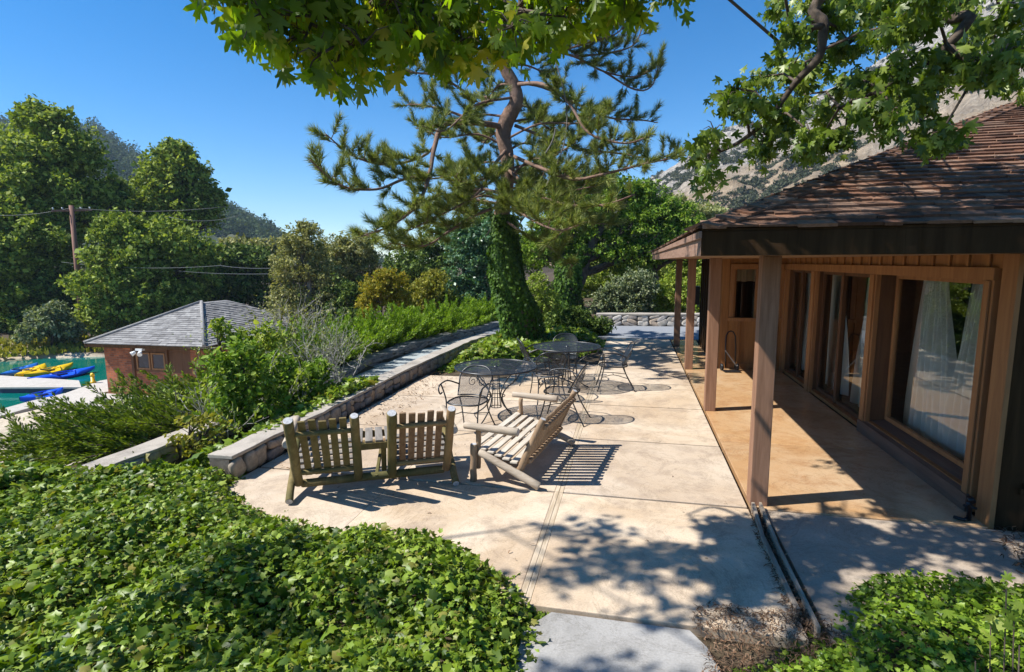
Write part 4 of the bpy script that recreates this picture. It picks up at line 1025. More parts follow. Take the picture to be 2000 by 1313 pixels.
# ---------------------------------------------------------------- vegetation
def px(p):
    x, y, z = p[0], p[1], p[2] - H
    a = x * math.cos(YAW) + y * math.sin(YAW); d = -x * math.sin(YAW) + y * math.cos(YAW)
    dz = d * math.cos(PITCH) - z * math.sin(PITCH); h = d * math.sin(PITCH) + z * math.cos(PITCH)
    if dz < .05: return None
    return 1000 + F * a / dz, 656.5 - F * h / dz
def depth(u, v, d):
    r = ray(u, v); return d / math.hypot(r.x, r.y)
def crown_pts(blobs, rng, size, cover=2.2, up=.35, clump=.32, cap=60000, flat=.75, fill=.25):
    PP, AA, NN, SS, CC = [], [], [], [], []
    surf = [4 * math.pi * ((b[3] * b[4] + b[3] * b[5] + b[4] * b[5]) / 3) for b in blobs]
    tot = min(cap, int(cover * sum(surf) / (.32 * size * size)))
    for b, sf in zip(blobs, surf):
        c = np.array(b[:3]); r = np.array(b[3:6]); n = max(20, int(tot * sf / sum(surf)))
        rm = r.mean(); rc = clump * rm; K = max(8, int(1.15 * sf / (math.pi * rc * rc)))
        d = unit(rng.normal(size=(K, 3)) + np.array([0, 0, .25])); f = rng.uniform(.6, 1.02, (K, 1)) ** .7
        lump = .62 + .75 * rng.random((K, 1))
        cc = c + r * d * f * lump ** .5; rr_ = rc * rng.uniform(.5, 1.5, K)
        k = rng.integers(0, K, n)
        e = unit(rng.normal(size=(n, 3)) + .7 * d[k]); rad = rng.uniform(.35, 1.0, (n, 1)) ** .6
        dk = d[k]; P = cc[k] + (e * .85 + dk * np.sum(e * dk, 1, keepdims=True) * .9) * rr_[k][:, None] * rad * np.array([1, 1, flat])
        nf = int(n * fill)
        P[:nf] = c + r * unit(rng.normal(size=(nf, 3))) * rng.uniform(.2, .85, (nf, 1))
        N = unit(e * .6 + np.array([0, 0, up]) + rng.normal(0, .7, (n, 3)))
        A = unit(rng.normal(size=(n, 3)) + e * .4 - np.array([0, 0, .25]))
        PP.append(P); NN.append(N); AA.append(A); SS.append(size * np.exp(rng.normal(0, .3, n))); CC.append(cc)
    return np.concatenate(PP), np.concatenate(AA), np.concatenate(NN), np.concatenate(SS), CC
M_BARK = speckle('bark', (.05, .035, .025), (.13, .10, .075), 6, .95, .8, .03)
M_BARKG = speckle('grey bark', (.12, .11, .10), (.24, .22, .19), 6, .95, .8, .03)
LM = {  # palettes run near black to bright, putting leaf shade and sun into colour
 'dark': leafmat('deep green foliage', [(.02, .045, .009), (.055, .10, .018), (.12, .18, .034), (.22, .28, .07)], .22, .65, .15),
 'mid': leafmat('mid green foliage', [(.045, .08, .012), (.14, .20, .026), (.26, .33, .05), (.40, .45, .11)], .26, .65, .15),
 'olive': leafmat('olive foliage', [(.08, .09, .028), (.19, .20, .06), (.31, .30, .11), (.42, .40, .19)], .22, .65, .15),
 'greygreen': leafmat('grey green foliage', [(.05, .08, .035), (.13, .17, .08), (.23, .26, .14), (.34, .36, .22)], .22, .65, .15),
 'bluegreen': leafmat('blue green foliage', [(.02, .06, .02), (.05, .13, .045), (.11, .21, .09), (.22, .34, .19)], .22, .35, .5),
 'bright': leafmat('bright green foliage', [(.04, .085, .006), (.10, .19, .014), (.20, .31, .03), (.33, .42, .08)], .3, .6, .2),
 'lime': leafmat('lime foliage', [(.09, .14, .012), (.18, .26, .028), (.30, .37, .05), (.40, .44, .12)], .3, .6, .2),
 'orange': leafmat('autumn foliage', [(.12, .13, .015), (.30, .24, .025), (.38, .30, .035), (.20, .24, .03)], .28, .6, .15),
 'pale': leafmat('pale foliage', [(.14, .17, .05), (.26, .28, .11), (.38, .39, .18)], .25, .65, .15),
 'yellow': leafmat('yellow green foliage', [(.12, .13, .018), (.24, .23, .035), (.36, .33, .06), (.16, .20, .03)], .28, .6, .15)}
def tree(name, cat, label, spec, d, mat, size, base=None, trunk=.3, bark=None, group=None, cover=1.9, clump=.21, up=.35, cap=80000, seed=1, dz=.8, tmpl=T_RHOMB, limbs=True, fill=.16):
    """spec: crown lobes as (u, v, half width, half height[, distance offset]) on the photo, at distance d"""
    rng = np.random.default_rng(seed); blobs_ = []
    for s in spec:
        dd = d + (s[4] if len(s) > 4 else 0); c = W(s[0], s[1], dd); t = depth(s[0], s[1], dd) / F
        rx, rz = s[2] * t * .88, s[3] * t * .88; blobs_.append((c.x, c.y, c.z, rx, rx * dz, rz))
    if base is None:
        base = W(spec[0][0], spec[0][1], d)
    bx, by = base[0], base[1]; bz_ = float(gz(bx, by)) - .05
    root = empty(name, (bx, by, bz_)); tag(root, label, cat, group)
    P, A, N, S_, CC = crown_pts(blobs_, rng, size, cover, up, clump, cap, fill=fill)
    P[:, 2] = np.maximum(P[:, 2], gz(P[:, 0], P[:, 1]) + .03)
    o = leafset('crown', tmpl, P - np.array(root.location), A, N, S_, LM[mat] if isinstance(mat, str) else mat, root)
    rn = random.Random(seed); mb = MB()
    top = max(blobs_, key=lambda b: b[2]); bl = Vector((bx, by, bz_))
    def limb(a, b, r0, r1, k=6, wob=.06):
        L = (b - a).length; pts = [a.lerp(b, i / k) + Vector((rn.uniform(-1, 1), rn.uniform(-1, 1), rn.uniform(-.5, .5))) * (wob * L * (0 < i < k)) for i in range(k + 1)]
        mb.tube([p - bl for p in pts], [r0 + (r1 - r0) * i / k for i in range(k + 1)], 8)
    tp = Vector(top[:3]); limb(bl, tp, trunk, trunk * .35, 7, .03)
    if limbs:
        for b, cc in zip(blobs_, CC):
            c = Vector(b[:3]); st = bl.lerp(tp, min(.8, max(.25, (c.z - bl.z) / max(.1, tp.z - bl.z) * .6)))
            if b is not top: limb(st, c, trunk * .4, trunk * .15)
            for q in cc[:: max(1, len(cc) // 9)][:9]: limb(st.lerp(c, .5), Vector(q), trunk * .2, trunk * .05, 4)
    mb.build('trunk', bark or M_BARK, root)
    return root
TG = 'trees on the far lake bank'
tree('broadleaf_tree', 'tree', 'tallest dark green tree at far left, towering in front of the hill', [(95, 300, 85, 90), (60, 350, 80, 80), (140, 330, 70, 70), (95, 400, 110, 70), (170, 400, 60, 50), (30, 420, 70, 60), (90, 245, 55, 40)], 52, 'mid', 0.26, trunk=.45, group=TG, seed=1, cover=2.0)
tree('broadleaf_tree', 'tree', 'dark narrow tree squeezed between the tallest tree and the round one', [(212, 410, 40, 55), (222, 370, 22, 30), (215, 450, 50, 40)], 54, 'dark', 0.248, trunk=.3, group=TG, seed=2)
tree('broadleaf_tree', 'tree', 'round topped green tree rising against the blue sky right of the tallest tree', [(340, 335, 62, 55), (300, 380, 55, 50), (385, 375, 50, 55), (340, 410, 85, 45), (345, 300, 38, 25), (405, 410, 32, 38)], 55, 'mid', 0.26, trunk=.4, group=TG, seed=3, cover=2.0)
tree('broadleaf_tree', 'tree', 'light green spreading tree left of the utility pole', [(50, 470, 100, 60), (0, 520, 80, 70), (90, 540, 75, 70), (30, 600, 90, 60), (110, 460, 45, 40), (-40, 440, 60, 50)], 51, 'mid', 0.223, trunk=.4, group=TG, seed=4)
tree('broadleaf_tree', 'tree', 'broad yellow tinged green tree directly behind the boathouse roof', [(250, 500, 80, 60), (320, 480, 80, 55), (210, 560, 70, 60), (290, 580, 90, 60), (370, 520, 65, 60), (240, 450, 50, 35), (350, 590, 60, 50), (200, 620, 50, 40)], 43, 'mid', 0.198, trunk=.35, group=TG, seed=5)
tree('broadleaf_tree', 'tree', 'dark green thicket tree right of the boathouse peak below the hill slope', [(440, 520, 60, 38), (490, 515, 48, 36), (430, 580, 70, 50), (500, 575, 55, 52)], 45, 'dark', 0.211, trunk=.3, group=TG, seed=6)
tree('broadleaf_tree', 'tree', 'pale olive tree peeping over the dark thicket at the foot of the hill slope', [(510, 492, 36, 22), (470, 482, 40, 16), (540, 500, 28, 34)], 50, 'olive', 0.236, trunk=.25, group=TG, seed=7)
tree('broadleaf_tree', 'tree', 'shaded lower tree on the bank, behind the left end of the dock', [(120, 590, 60, 55), (150, 635, 45, 30), (60, 635, 60, 30)], 49, 'dark', 0.198, trunk=.3, group=TG, seed=8)
tree('shrub', 'bush', 'rounded green shrub with arching sprays on the bank beyond the kayaks', [(95, 630, 45, 28), (60, 650, 28, 20), (130, 650, 35, 22), (110, 605, 22, 16)], 42.5, 'greygreen', 0.161, trunk=.08, seed=9)
tree('conifer_like_tree', 'tree', 'tall olive grey tree with sparse drooping crown where the power lines end', [(590, 470, 40, 30), (575, 520, 45, 50), (620, 540, 40, 60), (560, 590, 35, 50), (610, 610, 50, 50), (600, 445, 22, 14)], 27, 'olive', 0.105, trunk=.18, bark=M_BARKG, seed=10, cover=1.5, clump=.28)
tree('broadleaf_tree', 'tree', 'olive green tree behind the tips of the lowest pine limb', [(690, 490, 50, 35), (650, 510, 40, 45), (710, 540, 40, 50), (665, 590, 45, 60)], 33, 'olive', 0.124, trunk=.2, seed=11, cover=1.8)
tree('broadleaf_tree', 'tree', 'dark tree in the hollow between the olive tree and the orange shrub', [(680, 600, 45, 60), (640, 650, 50, 40), (700, 640, 30, 30)], 26, 'dark', 0.105, trunk=.15, seed=12)
tree('autumn_shrub', 'bush', 'orange and yellow autumn shrub in front of the dark trees left of the pine', [(735, 570, 32, 32), (765, 555, 35, 28), (720, 600, 24, 26), (780, 590, 30, 26), (750, 540, 20, 14)], 19, 'orange', 0.068, trunk=.06, seed=13, cover=1.9)
tree('shrub', 'bush', 'yellow green rounded shrub between the autumn shrub and the pine trunk', [(840, 570, 42, 28), (815, 600, 35, 26), (875, 600, 35, 30), (850, 545, 28, 18)], 20, 'yellow', 0.074, trunk=.06, seed=14, cover=1.9)
tree('broadleaf_tree', 'tree', 'blue green glossy tree immediately behind the ivy covered pine trunk', [(920, 520, 50, 50), (890, 580, 45, 45), (940, 580, 40, 40), (905, 470, 40, 35), (950, 470, 40, 40)], 24, 'bluegreen', 0.105, trunk=.2, seed=15)
tree('broadleaf_tree', 'tree', 'dark green tree deep behind the blue green one, under the pine crown', [(820, 520, 70, 45), (880, 480, 60, 50), (780, 545, 40, 40), (990, 500, 70, 60), (960, 440, 60, 40)], 31, 'dark', 0.136, trunk=.25, seed=16)
tree('ivy_trunk_tree', 'tree', 'spreading bright green tree on a dark ivy clad trunk, right of the pine', [(1110, 440, 75, 45), (1180, 420, 70, 50), (1250, 440, 60, 50), (1060, 490, 60, 40), (1150, 490, 80, 35), (1230, 500, 60, 40), (1100, 380, 60, 35), (1200, 370, 55, 30), (1290, 480, 40, 35)], 25.5, 'bright', .11, base=W(1104, 628, 24), trunk=.3, seed=17, cover=1.7, cap=110000)
tree('broadleaf_tree', 'tree', 'leafy green tree touching the lodge eave at the foot of the rocky mountain', [(1290, 420, 45, 40), (1330, 440, 40, 38), (1350, 480, 45, 45), (1260, 380, 40, 25), (1400, 470, 40, 40)], 26, 'bright', 0.112, trunk=.25, seed=18)
tree('broadleaf_tree', 'tree', 'pale yellowish tree on the slope just over the lodge eave', [(1345, 420, 35, 25), (1380, 425, 45, 25), (1320, 400, 25, 20)], 45, 'pale', 0.186, trunk=.25, seed=19)
tree('shrub', 'bush', 'silvery green shrub behind the road wall, left part', [(1210, 570, 35, 35), (1250, 560, 35, 35), (1230, 600, 50, 22), (1180, 590, 30, 30)], 21.0, 'greygreen', 0.074, trunk=.06, seed=20, cover=1.8)
tree('shrub', 'bush', 'bright green shrub behind the road wall, between the porch posts', [(1320, 570, 40, 40), (1290, 600, 30, 22), (1350, 590, 40, 30), (1390, 560, 40, 50)], 21.5, 'lime', 0.081, trunk=.06, seed=21, cover=1.8)
tree('broadleaf_tree', 'tree', 'dark leafy tree filling the gap beneath the bright crown behind the road', [(1180, 540, 80, 45), (1270, 530, 70, 40), (1350, 530, 60, 40), (1120, 570, 50, 40)], 32, 'lime', 0.112, trunk=.2, seed=22)
tree('shrub', 'bush', 'sunlit lime shrub seen between the pine and the second ivy clad trunk', [(1065, 590, 28, 24), (1050, 560, 24, 26), (1075, 615, 24, 18), (1040, 600, 16, 20)], 20, 'lime', 0.074, trunk=.05, seed=23)
tree('dark_bush', 'bush', 'low very dark bush behind the farther table and its chairs', [(1125, 635, 45, 22), (1165, 640, 32, 20), (1090, 630, 30, 20), (1120, 615, 30, 16)], 16.6, 'dark', 0.056, base=G(1125, 655), trunk=.04, seed=24, cover=2.6)
tree('broadleaf_tree', 'tree', 'green tree beyond the road seen through the far porch posts', [(1430, 540, 70, 70), (1480, 480, 60, 60)], 30, 'mid', 0.124, trunk=.2, seed=25)
# ivy clad second trunk
def trunk_ivy(label, pts, rads, n, size, mat, seed, name='climbing_ivy'):
    rng = np.random.default_rng(seed); P = []; N = []
    for _ in range(n):
        t = rng.random() ** 1.1 * (len(pts) - 1); i = min(int(t), len(pts) - 2); f = t - i
        c = np.array(pts[i].lerp(pts[i + 1], f)); r = rads[i] * (1 - f) + rads[i + 1] * f; a = rng.uniform(0, 6.283)
        e = np.array([math.cos(a), math.sin(a), 0]); rr_ = r * (1 + .22 * math.sin(a * 3 + c[2] * 2.4) + rng.uniform(-.12, .12))
        P.append(c + e * rr_); N.append(e + rng.normal(0, .35, 3) + [0, 0, .3])
    P = np.array(P); N = unit(np.array(N)); A = unit(rng.normal(0, .4, (n, 3)) + [0, 0, -1])
    o = leafset(name, T_IVY, P, A, N, size * rng.uniform(.7, 1.3, n), mat); tag(o, label, 'ivy'); return o
IVYD = leafmat('trunk ivy', [(.02, .05, .006), (.05, .11, .012), (.11, .20, .02), (.035, .08, .01)], .22, .6, .2)
b2 = W(1104, 628, 24); b2.z = float(gz(b2.x, b2.y)); trunk_ivy('dark ivy wrapping the second trunk beyond the farther table', [b2 + Vector((.0, 0, 0)), W(1108, 580, b2.xy.length), W(1112, 530, b2.xy.length), W(1120, 500, b2.xy.length)], [.7, .5, .5, .6], 4200, .13, IVYD, 31)

# ---------------------------------------------------------------- pine
PD = 13.8
pb_ = G(1022, 658, .28)
pine = empty('pine_tree', pb_); tag(pine, 'large pine with crooked limbs and ivy wrapped lower trunk in the middle of the picture', 'tree')
M_PBARK = speckle('pine bark', (.11, .065, .045), (.26, .16, .11), 7, .9, .9, .04, 1.5, (.20, .13, .10))
M_NEED = leafmat('pine needles', [(.045, .08, .010), (.12, .165, .022), (.24, .275, .055), (.36, .37, .11)], .28, .5, .35, (1.3, 1.3, .7))
def P3(u, v, dd=0): return W(u, v, PD + dd * (2.1 if dd < 0 else 1))
tr = [pb_ + Vector((0, 0, -.4)), P3(1012, 600, 0), P3(993, 540), P3(983, 480), P3(980, 420), P3(989, 370), P3(992, 320), P3(983, 265), P3(990, 235), P3(1008, 200), P3(1003, 165), P3(985, 130), P3(975, 80), P3(985, 20), P3(980, -60), P3(985, -150), P3(990, -230)]
trr = [.42, .34, .29, .24, .20, .17, .165, .18, .19, .165, .15, .135, .12, .11, .09, .06, .03]
def smooth_path(pts, rad, n=4):
    c = curve_pts(pts, n); rr_ = np.interp(np.linspace(0, len(pts) - 1, len(c)), range(len(pts)), rad); return c, list(rr_)
mb = MB(); c_, r_ = smooth_path(tr, trr, 5); mb.tube([p - pb_ for p in c_], r_, 16, jit=.05, rng=random.Random(2)); mb.build('trunk', M_PBARK, pine)
rng = np.random.default_rng(42); rn = random.Random(42)
# limbs: (pixel polyline with depth offsets, base radius, foliage start, spray length)
LIMBS = [
 ([(983, 248, 0), (930, 240, -.3), (868, 244, -.6), (848, 290, -.9), (838, 345, -1.1), (815, 400, -1.4), (765, 440, -1.7), (705, 462, -2.0)], .11, .45, .55),
 ([(838, 345, -1.1), (790, 350, -1.2), (735, 370, -1.4), (665, 362, -1.6), (605, 312, -1.8)], .05, .05, .5),
 ([(862, 250, -.6), (835, 300, -.7), (760, 322, -.9), (690, 305, -1.1), (636, 262, -1.3)], .05, .25, .5),
 ([(935, 240, -.3), (870, 215, -.2), (820, 205, .1), (795, 205, .3)], .05, .3, .5),
 ([(985, 180, 0), (930, 190, .3), (860, 150, .6), (800, 140, .7), (745, 118, .9)], .06, .35, .5),
 ([(1005, 190, 0), (930, 205, -.5), (870, 255, -.8), (820, 245, -1)], .05, .3, .5),
 ([(1000, 160, 0), (1060, 170, .3), (1130, 205, .5), (1190, 230, .7), (1255, 235, .9), (1285, 240, 1)], .07, .3, .55),
 ([(1008, 165, 0), (1060, 165, -.5), (1110, 200, -.8), (1150, 260, -1), (1220, 280, -1.1), (1270, 265, -1.2)], .07, .35, .55),
 ([(1005, 245, 0), (1070, 270, .2), (1130, 290, .4), (1210, 300, .5), (1280, 310, .6), (1330, 292, .7)], .06, .3, .55),
 ([(985, 110, 0), (1060, 100, .2), (1120, 110, .3), (1180, 140, .4), (1240, 150, .5), (1280, 130, .6)], .06, .4, .5),
 ([(1060, 100, .2), (1110, 95, .1), (1160, 80, 0), (1205, 65, -.1), (1228, 35, -.2)], .045, .2, .5),
 ([(1120, 110, .3), (1180, 105, .3), (1235, 90, .3), (1255, 55, .3)], .04, .2, .45),
 ([(1180, 140, .4), (1240, 175, .5), (1275, 165, .5), (1290, 100, .5)], .04, .2, .45),
 ([(990, 290, 0), (960, 330, -.5), (940, 370, -.8), (900, 400, -1), (860, 420, -1.2), (800, 450, -1.4)], .06, .4, .6),
 ([(990, 300, 0), (1060, 330, -.7), (1120, 350, -1), (1180, 340, -1.2), (1260, 320, -1.2), (1310, 310, -1.2)], .07, .25, .6),
 ([(990, 330, 0), (1050, 380, -.8), (1110, 400, -1.1), (1180, 400, -1.3), (1240, 380, -1.3)], .06, .25, .6),
 ([(985, 430, 0), (1030, 460, -.6), (1070, 480, -.9), (1120, 520, -1.2)], .05, .5, .5),
 ([(983, 400, 0), (930, 420, -.5), (880, 450, -.8), (830, 480, -1), (760, 475, -1.3)], .06, .3, .6),
 ([(985, 380, 0), (930, 370, .6), (880, 400, 1), (820, 430, 1.3), (780, 470, 1.4)], .06, .3, .6),
 ([(988, 350, 0), (1020, 360, .8), (1080, 370, 1.3), (1150, 360, 1.6), (1200, 350, 1.8)], .06, .3, .6),
 ([(990, 370, 0), (1000, 400, -1.0), (1040, 430, -1.5), (1090, 450, -1.8), (1130, 440, -2)], .05, .3, .55),
 ([(985, 60, 0), (930, 40, .4), (870, 20, .6), (810, 0, .8), (760, -30, 1)], .06, .3, .5),
 ([(985, 0, 0), (1050, -20, .4), (1120, -30, .6), (1190, -60, .8)], .06, .3, .5),
 ([(985, -60, 0), (930, -90, .4), (860, -120, .6)], .05, .3, .5), ([(988, -120, 0), (1040, -150, -.4), (1100, -160, -.6)], .05, .3, .5)]
for k in range(44):          # limbs towards and away from the camera too
    t = k / 44; zt = 3.6 + 6.2 * t ** 1.6; b = min(c_, key=lambda p: abs(p.z - zt)); az = k * 2.399 + .4
    if k % 17 in (3, 9): continue
    if math.sin(az) < -.5 and b.z > 4.6: continue
    e = b + Vector((math.cos(az), math.sin(az), 0)) * rn.uniform(1.7, 3.1) * (1.1 - .35 * t) + Vector((0, 0, rn.uniform(-.5, .35) + .5 * t))
    m1 = b.lerp(e, .35) + Vector((0, 0, .15)); m2 = b.lerp(e, .7) + Vector((rn.uniform(-.2, .2), rn.uniform(-.2, .2), -.05))
    LIMBS.append(([b, m1, m2, e], .045, .3, .55))
twp = MB(); tP, tA, tS = [], [], []
for li, (pl, r0, f0, sl) in enumerate(LIMBS):
    pts = [p if isinstance(p, Vector) else P3(*p) for p in pl]; c, rr_ = smooth_path(pts, list(np.linspace(r0 * .68, .012, len(pts))), 5)
    mb = MB(); mb.tube([p - pb_ for p in c], rr_, 8); mb.build('branch', M_PBARK, pine)
    L = sum((c[i + 1] - c[i]).length for i in range(len(c) - 1)); acc = 0
    for i in range(len(c) - 1):
        seg = c[i + 1] - c[i]; k = max(1, int(seg.length / .055))
        for j in range(k):
            s = (acc + seg.length * j / k) / L
            if s < f0 or rn.random() > .78: continue
            p = c[i].lerp(c[i + 1], j / k); d = seg.normalized()
            side = Vector((rn.gauss(0, 1), rn.gauss(0, 1), rn.gauss(.15, .55))).normalized()
            dirn = (d * .55 + side * .9 + Vector((0, 0, .12))).normalized(); ln = sl * 1.3 * rn.uniform(.35, 1.05) * (1 - .4 * s)
            q = p + dirn * ln + Vector((0, 0, ln * .18)); m_ = p.lerp(q, .5) - Vector((0, 0, ln * .06))
            twp.tube([v - pb_ for v in (p, m_, q)], [.009, .007, .004], 5, cap=False)
            nt_ = max(4, int(ln / .036))
            for t in np.linspace(.25, 1.0, nt_):
                a = p.lerp(m_, t * 2) if t < .5 else m_.lerp(q, t * 2 - 1)
                tP.append(a + Vector((rn.gauss(0, .012), rn.gauss(0, .012), rn.gauss(0, .012)))); tA.append((q - p).normalized() + Vector((0, 0, .25))); tS.append(rn.uniform(.16, .235))
        acc += seg.length
twp.build('twigs', M_PBARK, pine)
nv = []; nf_ = []
r2 = random.Random(9)
for k in range(20):
    a = r2.uniform(0, 6.283); sp = r2.uniform(.25, 1.15); dr = Vector((math.sin(sp) * math.cos(a), math.cos(sp), math.sin(sp) * math.sin(a))); pr = dr.orthogonal().normalized()
    pr.rotate(Matrix.Rotation(r2.uniform(0, 6.28), 3, dr)); b = len(nv); ln = r2.uniform(.75, 1.05)
    nv += [tuple(-pr * .028), tuple(pr * .028), tuple(dr * ln)]; nf_.append((b, b + 1, b + 2))
tP, tA, tS = np.array([tuple(p) for p in tP]), unit(np.array([tuple(a) for a in tA])), np.array(tS)

leafset('needles', (nv, nf_), tP - np.array(pb_), tA, unit(rng.normal(size=tP.shape)), tS, M_NEED, pine)
trunk_ivy('dark glossy ivy thickly wrapping the lower pine trunk', [tr[0], tr[1], tr[2], tr[3], tr[4]], [.54, .44, .39, .34, .24], 16000, .08, IVYD, 32)
# hanging bare vines
for (u0, v0, u1, v1, bow, lb) in ((1078, 100, 1010, 440, 60, 'long bare grey vine hanging in a bow right of the pine trunk'), (1085, 250, 1065, 300, 4, 'short straight vine hanging beside the right pine limb')):
    pts = [P3(u0 + (u1 - u0) * t + bow * math.sin(t * 3.1), v0 + (v1 - v0) * t, -.8) for t in np.linspace(0, 1, 14)]
    mb = MB(); mb.tube(pts, .014, 6); tag(mb.build('hanging_vine', M_BARKG), lb, 'vine')

# ---------------------------------------------------------------- ivy ground cover
IV1 = leafmat('ground ivy', [(.035, .065, .006), (.10, .165, .010), (.20, .29, .02), (.24, .33, .03), (.04, .075, .008), (.14, .23, .016), (.33, .40, .07), (.13, .21, .014), (.28, .24, .06)], .28, .45, .35)
IV2 = leafmat('lodge side ivy', [(.04, .08, .006), (.11, .19, .012), (.20, .31, .022), (.31, .41, .05)], .32, .45, .4)
def ivy_bed(name, label, poly, dens, size, mat, hf, seed, bb=None, jitter=.10):
    rng = np.random.default_rng(seed); xs = [p[0] for p in poly]; ys_ = [p[1] for p in poly]
    x0, x1, y0, y1 = bb or (min(xs), max(xs), min(ys_), max(ys_)); n = int((x1 - x0) * (y1 - y0) * dens)
    x = rng.uniform(x0, x1, n); y = rng.uniform(y0, y1, n); e = .05 * (fbm(x * 6, y * 6, 2) - .5) * 2
    k = sdist(x, y, poly) > e - .03; x, y = x[k], y[k]; n = len(x)
    z = hf(x, y); lay = rng.random(n); z = z - jitter * lay ** 1.5 + rng.normal(0, .015, n); z = np.maximum(z, gz(x, y) + .01)
    g = .12; dxn = (hf(x + g, y) - hf(x - g, y)) / (2 * g); dyn = (hf(x, y + g) - hf(x, y - g)) / (2 * g)
    N = unit(np.stack([-dxn * 1.3, -dyn * 1.3, np.ones(n)], 1) + rng.normal(0, .85, (n, 3))); A = unit(rng.normal(size=(n, 3)) * [1, 1, .3] - .5 * np.stack([dxn, dyn, dxn * 0], 1))
    P = np.stack([x, y, z], 1); dist = np.hypot(x, y)
    S_ = size * np.exp(rng.normal(0, .28, n)) * (1 + .35 * (dist > 6))
    o = leafset(name, T_IVY, P, A, N, S_, mat); tag(o, label, 'ivy', kind='stuff'); return o
def hL(x, y):
    sd = np.clip(sdist(x, y, IVY_L), 0, 3)
    return gz(x, y) + .02 + .15 * sstep(0, .35, sd) + .50 * (fbm(x * 1.6, y * 1.6, 4) - .46) * sstep(0, .7, sd) + .10 * sstep(-3.6, -4.4, x) * sstep(3.6, 4.6, y)
ivy_bed('ivy_bed', 'dense glossy green ivy covering the bank in the left foreground', IVY_L, 3600, .044, IV1, hL, 1, (-9.2, -.3, .6, 5.4), .20)
def hR(x, y):
    sd = np.clip(sdist(x, y, IVY_R), 0, 3); return gz(x, y) + .02 + .14 * sstep(0, .4, sd) + .28 * (fbm(x * 2 + 5, y * 2, 3) - .42) * sstep(0, .5, sd)
ivy_bed('creeper_bed', 'bright green creeper bed in the lower right foreground by the side slab', IVY_R, 3400, .034, IV2, hR, 2, (.4, 4.6, 1.1, 4.4), .12)
def hG(x, y):
    sd = np.clip(sdist(x, y, RING), 0, 3); return gz(x, y) + .02 + .18 * sstep(0, .5, sd) + .22 * (fbm(x * 1.4, y * 1.4, 3) - .35) * sstep(0, .7, sd)
ivy_bed('ivy_ring', 'mound of ivy around the foot of the pine beside the tables', RING, 700, .085, IV1, hG, 3)
STRIP = [(-4.10, 4.75), (-4.14, 8.9), (-4.5, 9.3), (-4.75, 8.2), (-5.1, 7.4), (-5.55, 6.6), (-5.5, 4.7)]
def hS(x, y): return gz(x, y) + .10 + .42 * sstep(-4.9, -4.35, x) * sstep(9.4, 7.6, y) + .12 * (fbm(x * 2, y * 2, 3) - .4)
ivy_bed('ivy_strip', 'strip of small green ground cover along the outer side of the patio wall', STRIP, 900, .07, IV1, hS, 4, jitter=.2)
BANK = [(-31, 26.2), (-34.3, 23.6), (-46, 17.7), (-47, 20), (-36, 26.5), (-31.2, 28.2), (-27, 28.4), (-26.5, 27)]
gb = np.random.default_rng(5); n = 9000; x = gb.uniform(-47, -26, n); y = gb.uniform(17, 29, n); k = sdist(x, y, BANK) > -.2; x, y = x[k], y[k]; n = len(x)
o = leafset('bank_grass', T_RHOMB, np.stack([x, y, np.maximum(gz(x, y), -3.12)], 1), unit(gb.normal(0, .35, (n, 3)) + [0, 0, 1]), unit(gb.normal(size=(n, 3)) * [1, 1, .2]), gb.uniform(.25, .5, n), LM['yellow'])
tag(o, 'yellow green grass along the far bank of the lake', 'grass', kind='stuff')

# ---------------------------------------------------------------- junipers
JM = leafmat('juniper sprays', [(.05, .09, .007), (.13, .19, .014), (.25, .31, .03), (.08, .13, .010), (.18, .24, .02)], .25, .5, .3)
JB = leafmat('bright juniper sprays', [(.07, .14, .006), (.17, .29, .015), (.30, .42, .035), (.11, .20, .01)], .3, .5, .3)
def juniper(label, starts, dirf, n, ln, mat, seed, fine=.085, name='juniper_shrub', group=None):
    rng = np.random.default_rng(seed); P, A, S_ = [], [], []; mb = MB(); rt = None
    rn = random.Random(seed)
    for i in range(n):
        s = Vector(starts(rn)); s.z = float(gz(s.x, s.y)) + .05
        d = Vector(dirf(rn, s)).normalized(); L = ln * rn.uniform(.5, 1.1)
        if rt is None: rt = empty(name, s); tag(rt, label, 'juniper', group); o0 = s.copy()
        up_ = rn.uniform(-.1, .25); K = 10; pts = [s + d * (L * t) + Vector((0, 0, up_ * L * t * t)) for t in np.linspace(0, 1, K)]
        mb.tube([p - o0 for p in pts], list(np.linspace(.012, .003, K)), 5, cap=False)
        sd = d.cross(Vector((0, 0, 1))).normalized(); u_ = sd.cross(d)
        m = int(230 * L)
        for k in range(m):
            t = rn.uniform(.12, 1.0); f = t * (K - 1); j = min(int(f), K - 2); p = pts[j].lerp(pts[j + 1], f - j)
            a = rn.uniform(0, 6.283); rad = (sd * math.cos(a) + u_ * math.sin(a) * .7)
            off = rn.random() * .11 * L * (1.08 - t) ** .6
            dr = (d * 1.0 + rad * .75).normalized(); P.append(p + dr * off * 1.6); A.append(dr + Vector((0, 0, .1))); S_.append(fine * rn.uniform(.6, 1.3) * (1.1 - .35 * t))
    P = np.array([tuple(p) for p in P]); A = unit(np.array([tuple(p) for p in A])); n_ = len(P)
    P[:, 2] = np.maximum(P[:, 2], gz(P[:, 0], P[:, 1]) + .01)
    leafset('foliage', ([(0, 0, 0), (.17, .45, .04), (0, 1, 0), (-.17, .45, .04)], [(0, 1, 2, 3)]), P - np.array(o0), A, unit(rng.normal(size=(n_, 3)) + [0, 0, .5]), np.array(S_), mat, rt)
    mb.build('stems', M_BARK, rt); return rt
GJ = 'bright junipers beside the walkway'
juniper('big spiky dark green juniper spreading down the bank left of the near walkway wall', lambda r: (r.uniform(-7.3, -5.75), r.uniform(5.3, 8.2), 0),
        lambda r, s: (r.uniform(-1.3, -.1), r.uniform(-.9, .2), r.uniform(-.1, .45)), 430, 1.05, JM, 3, .075)
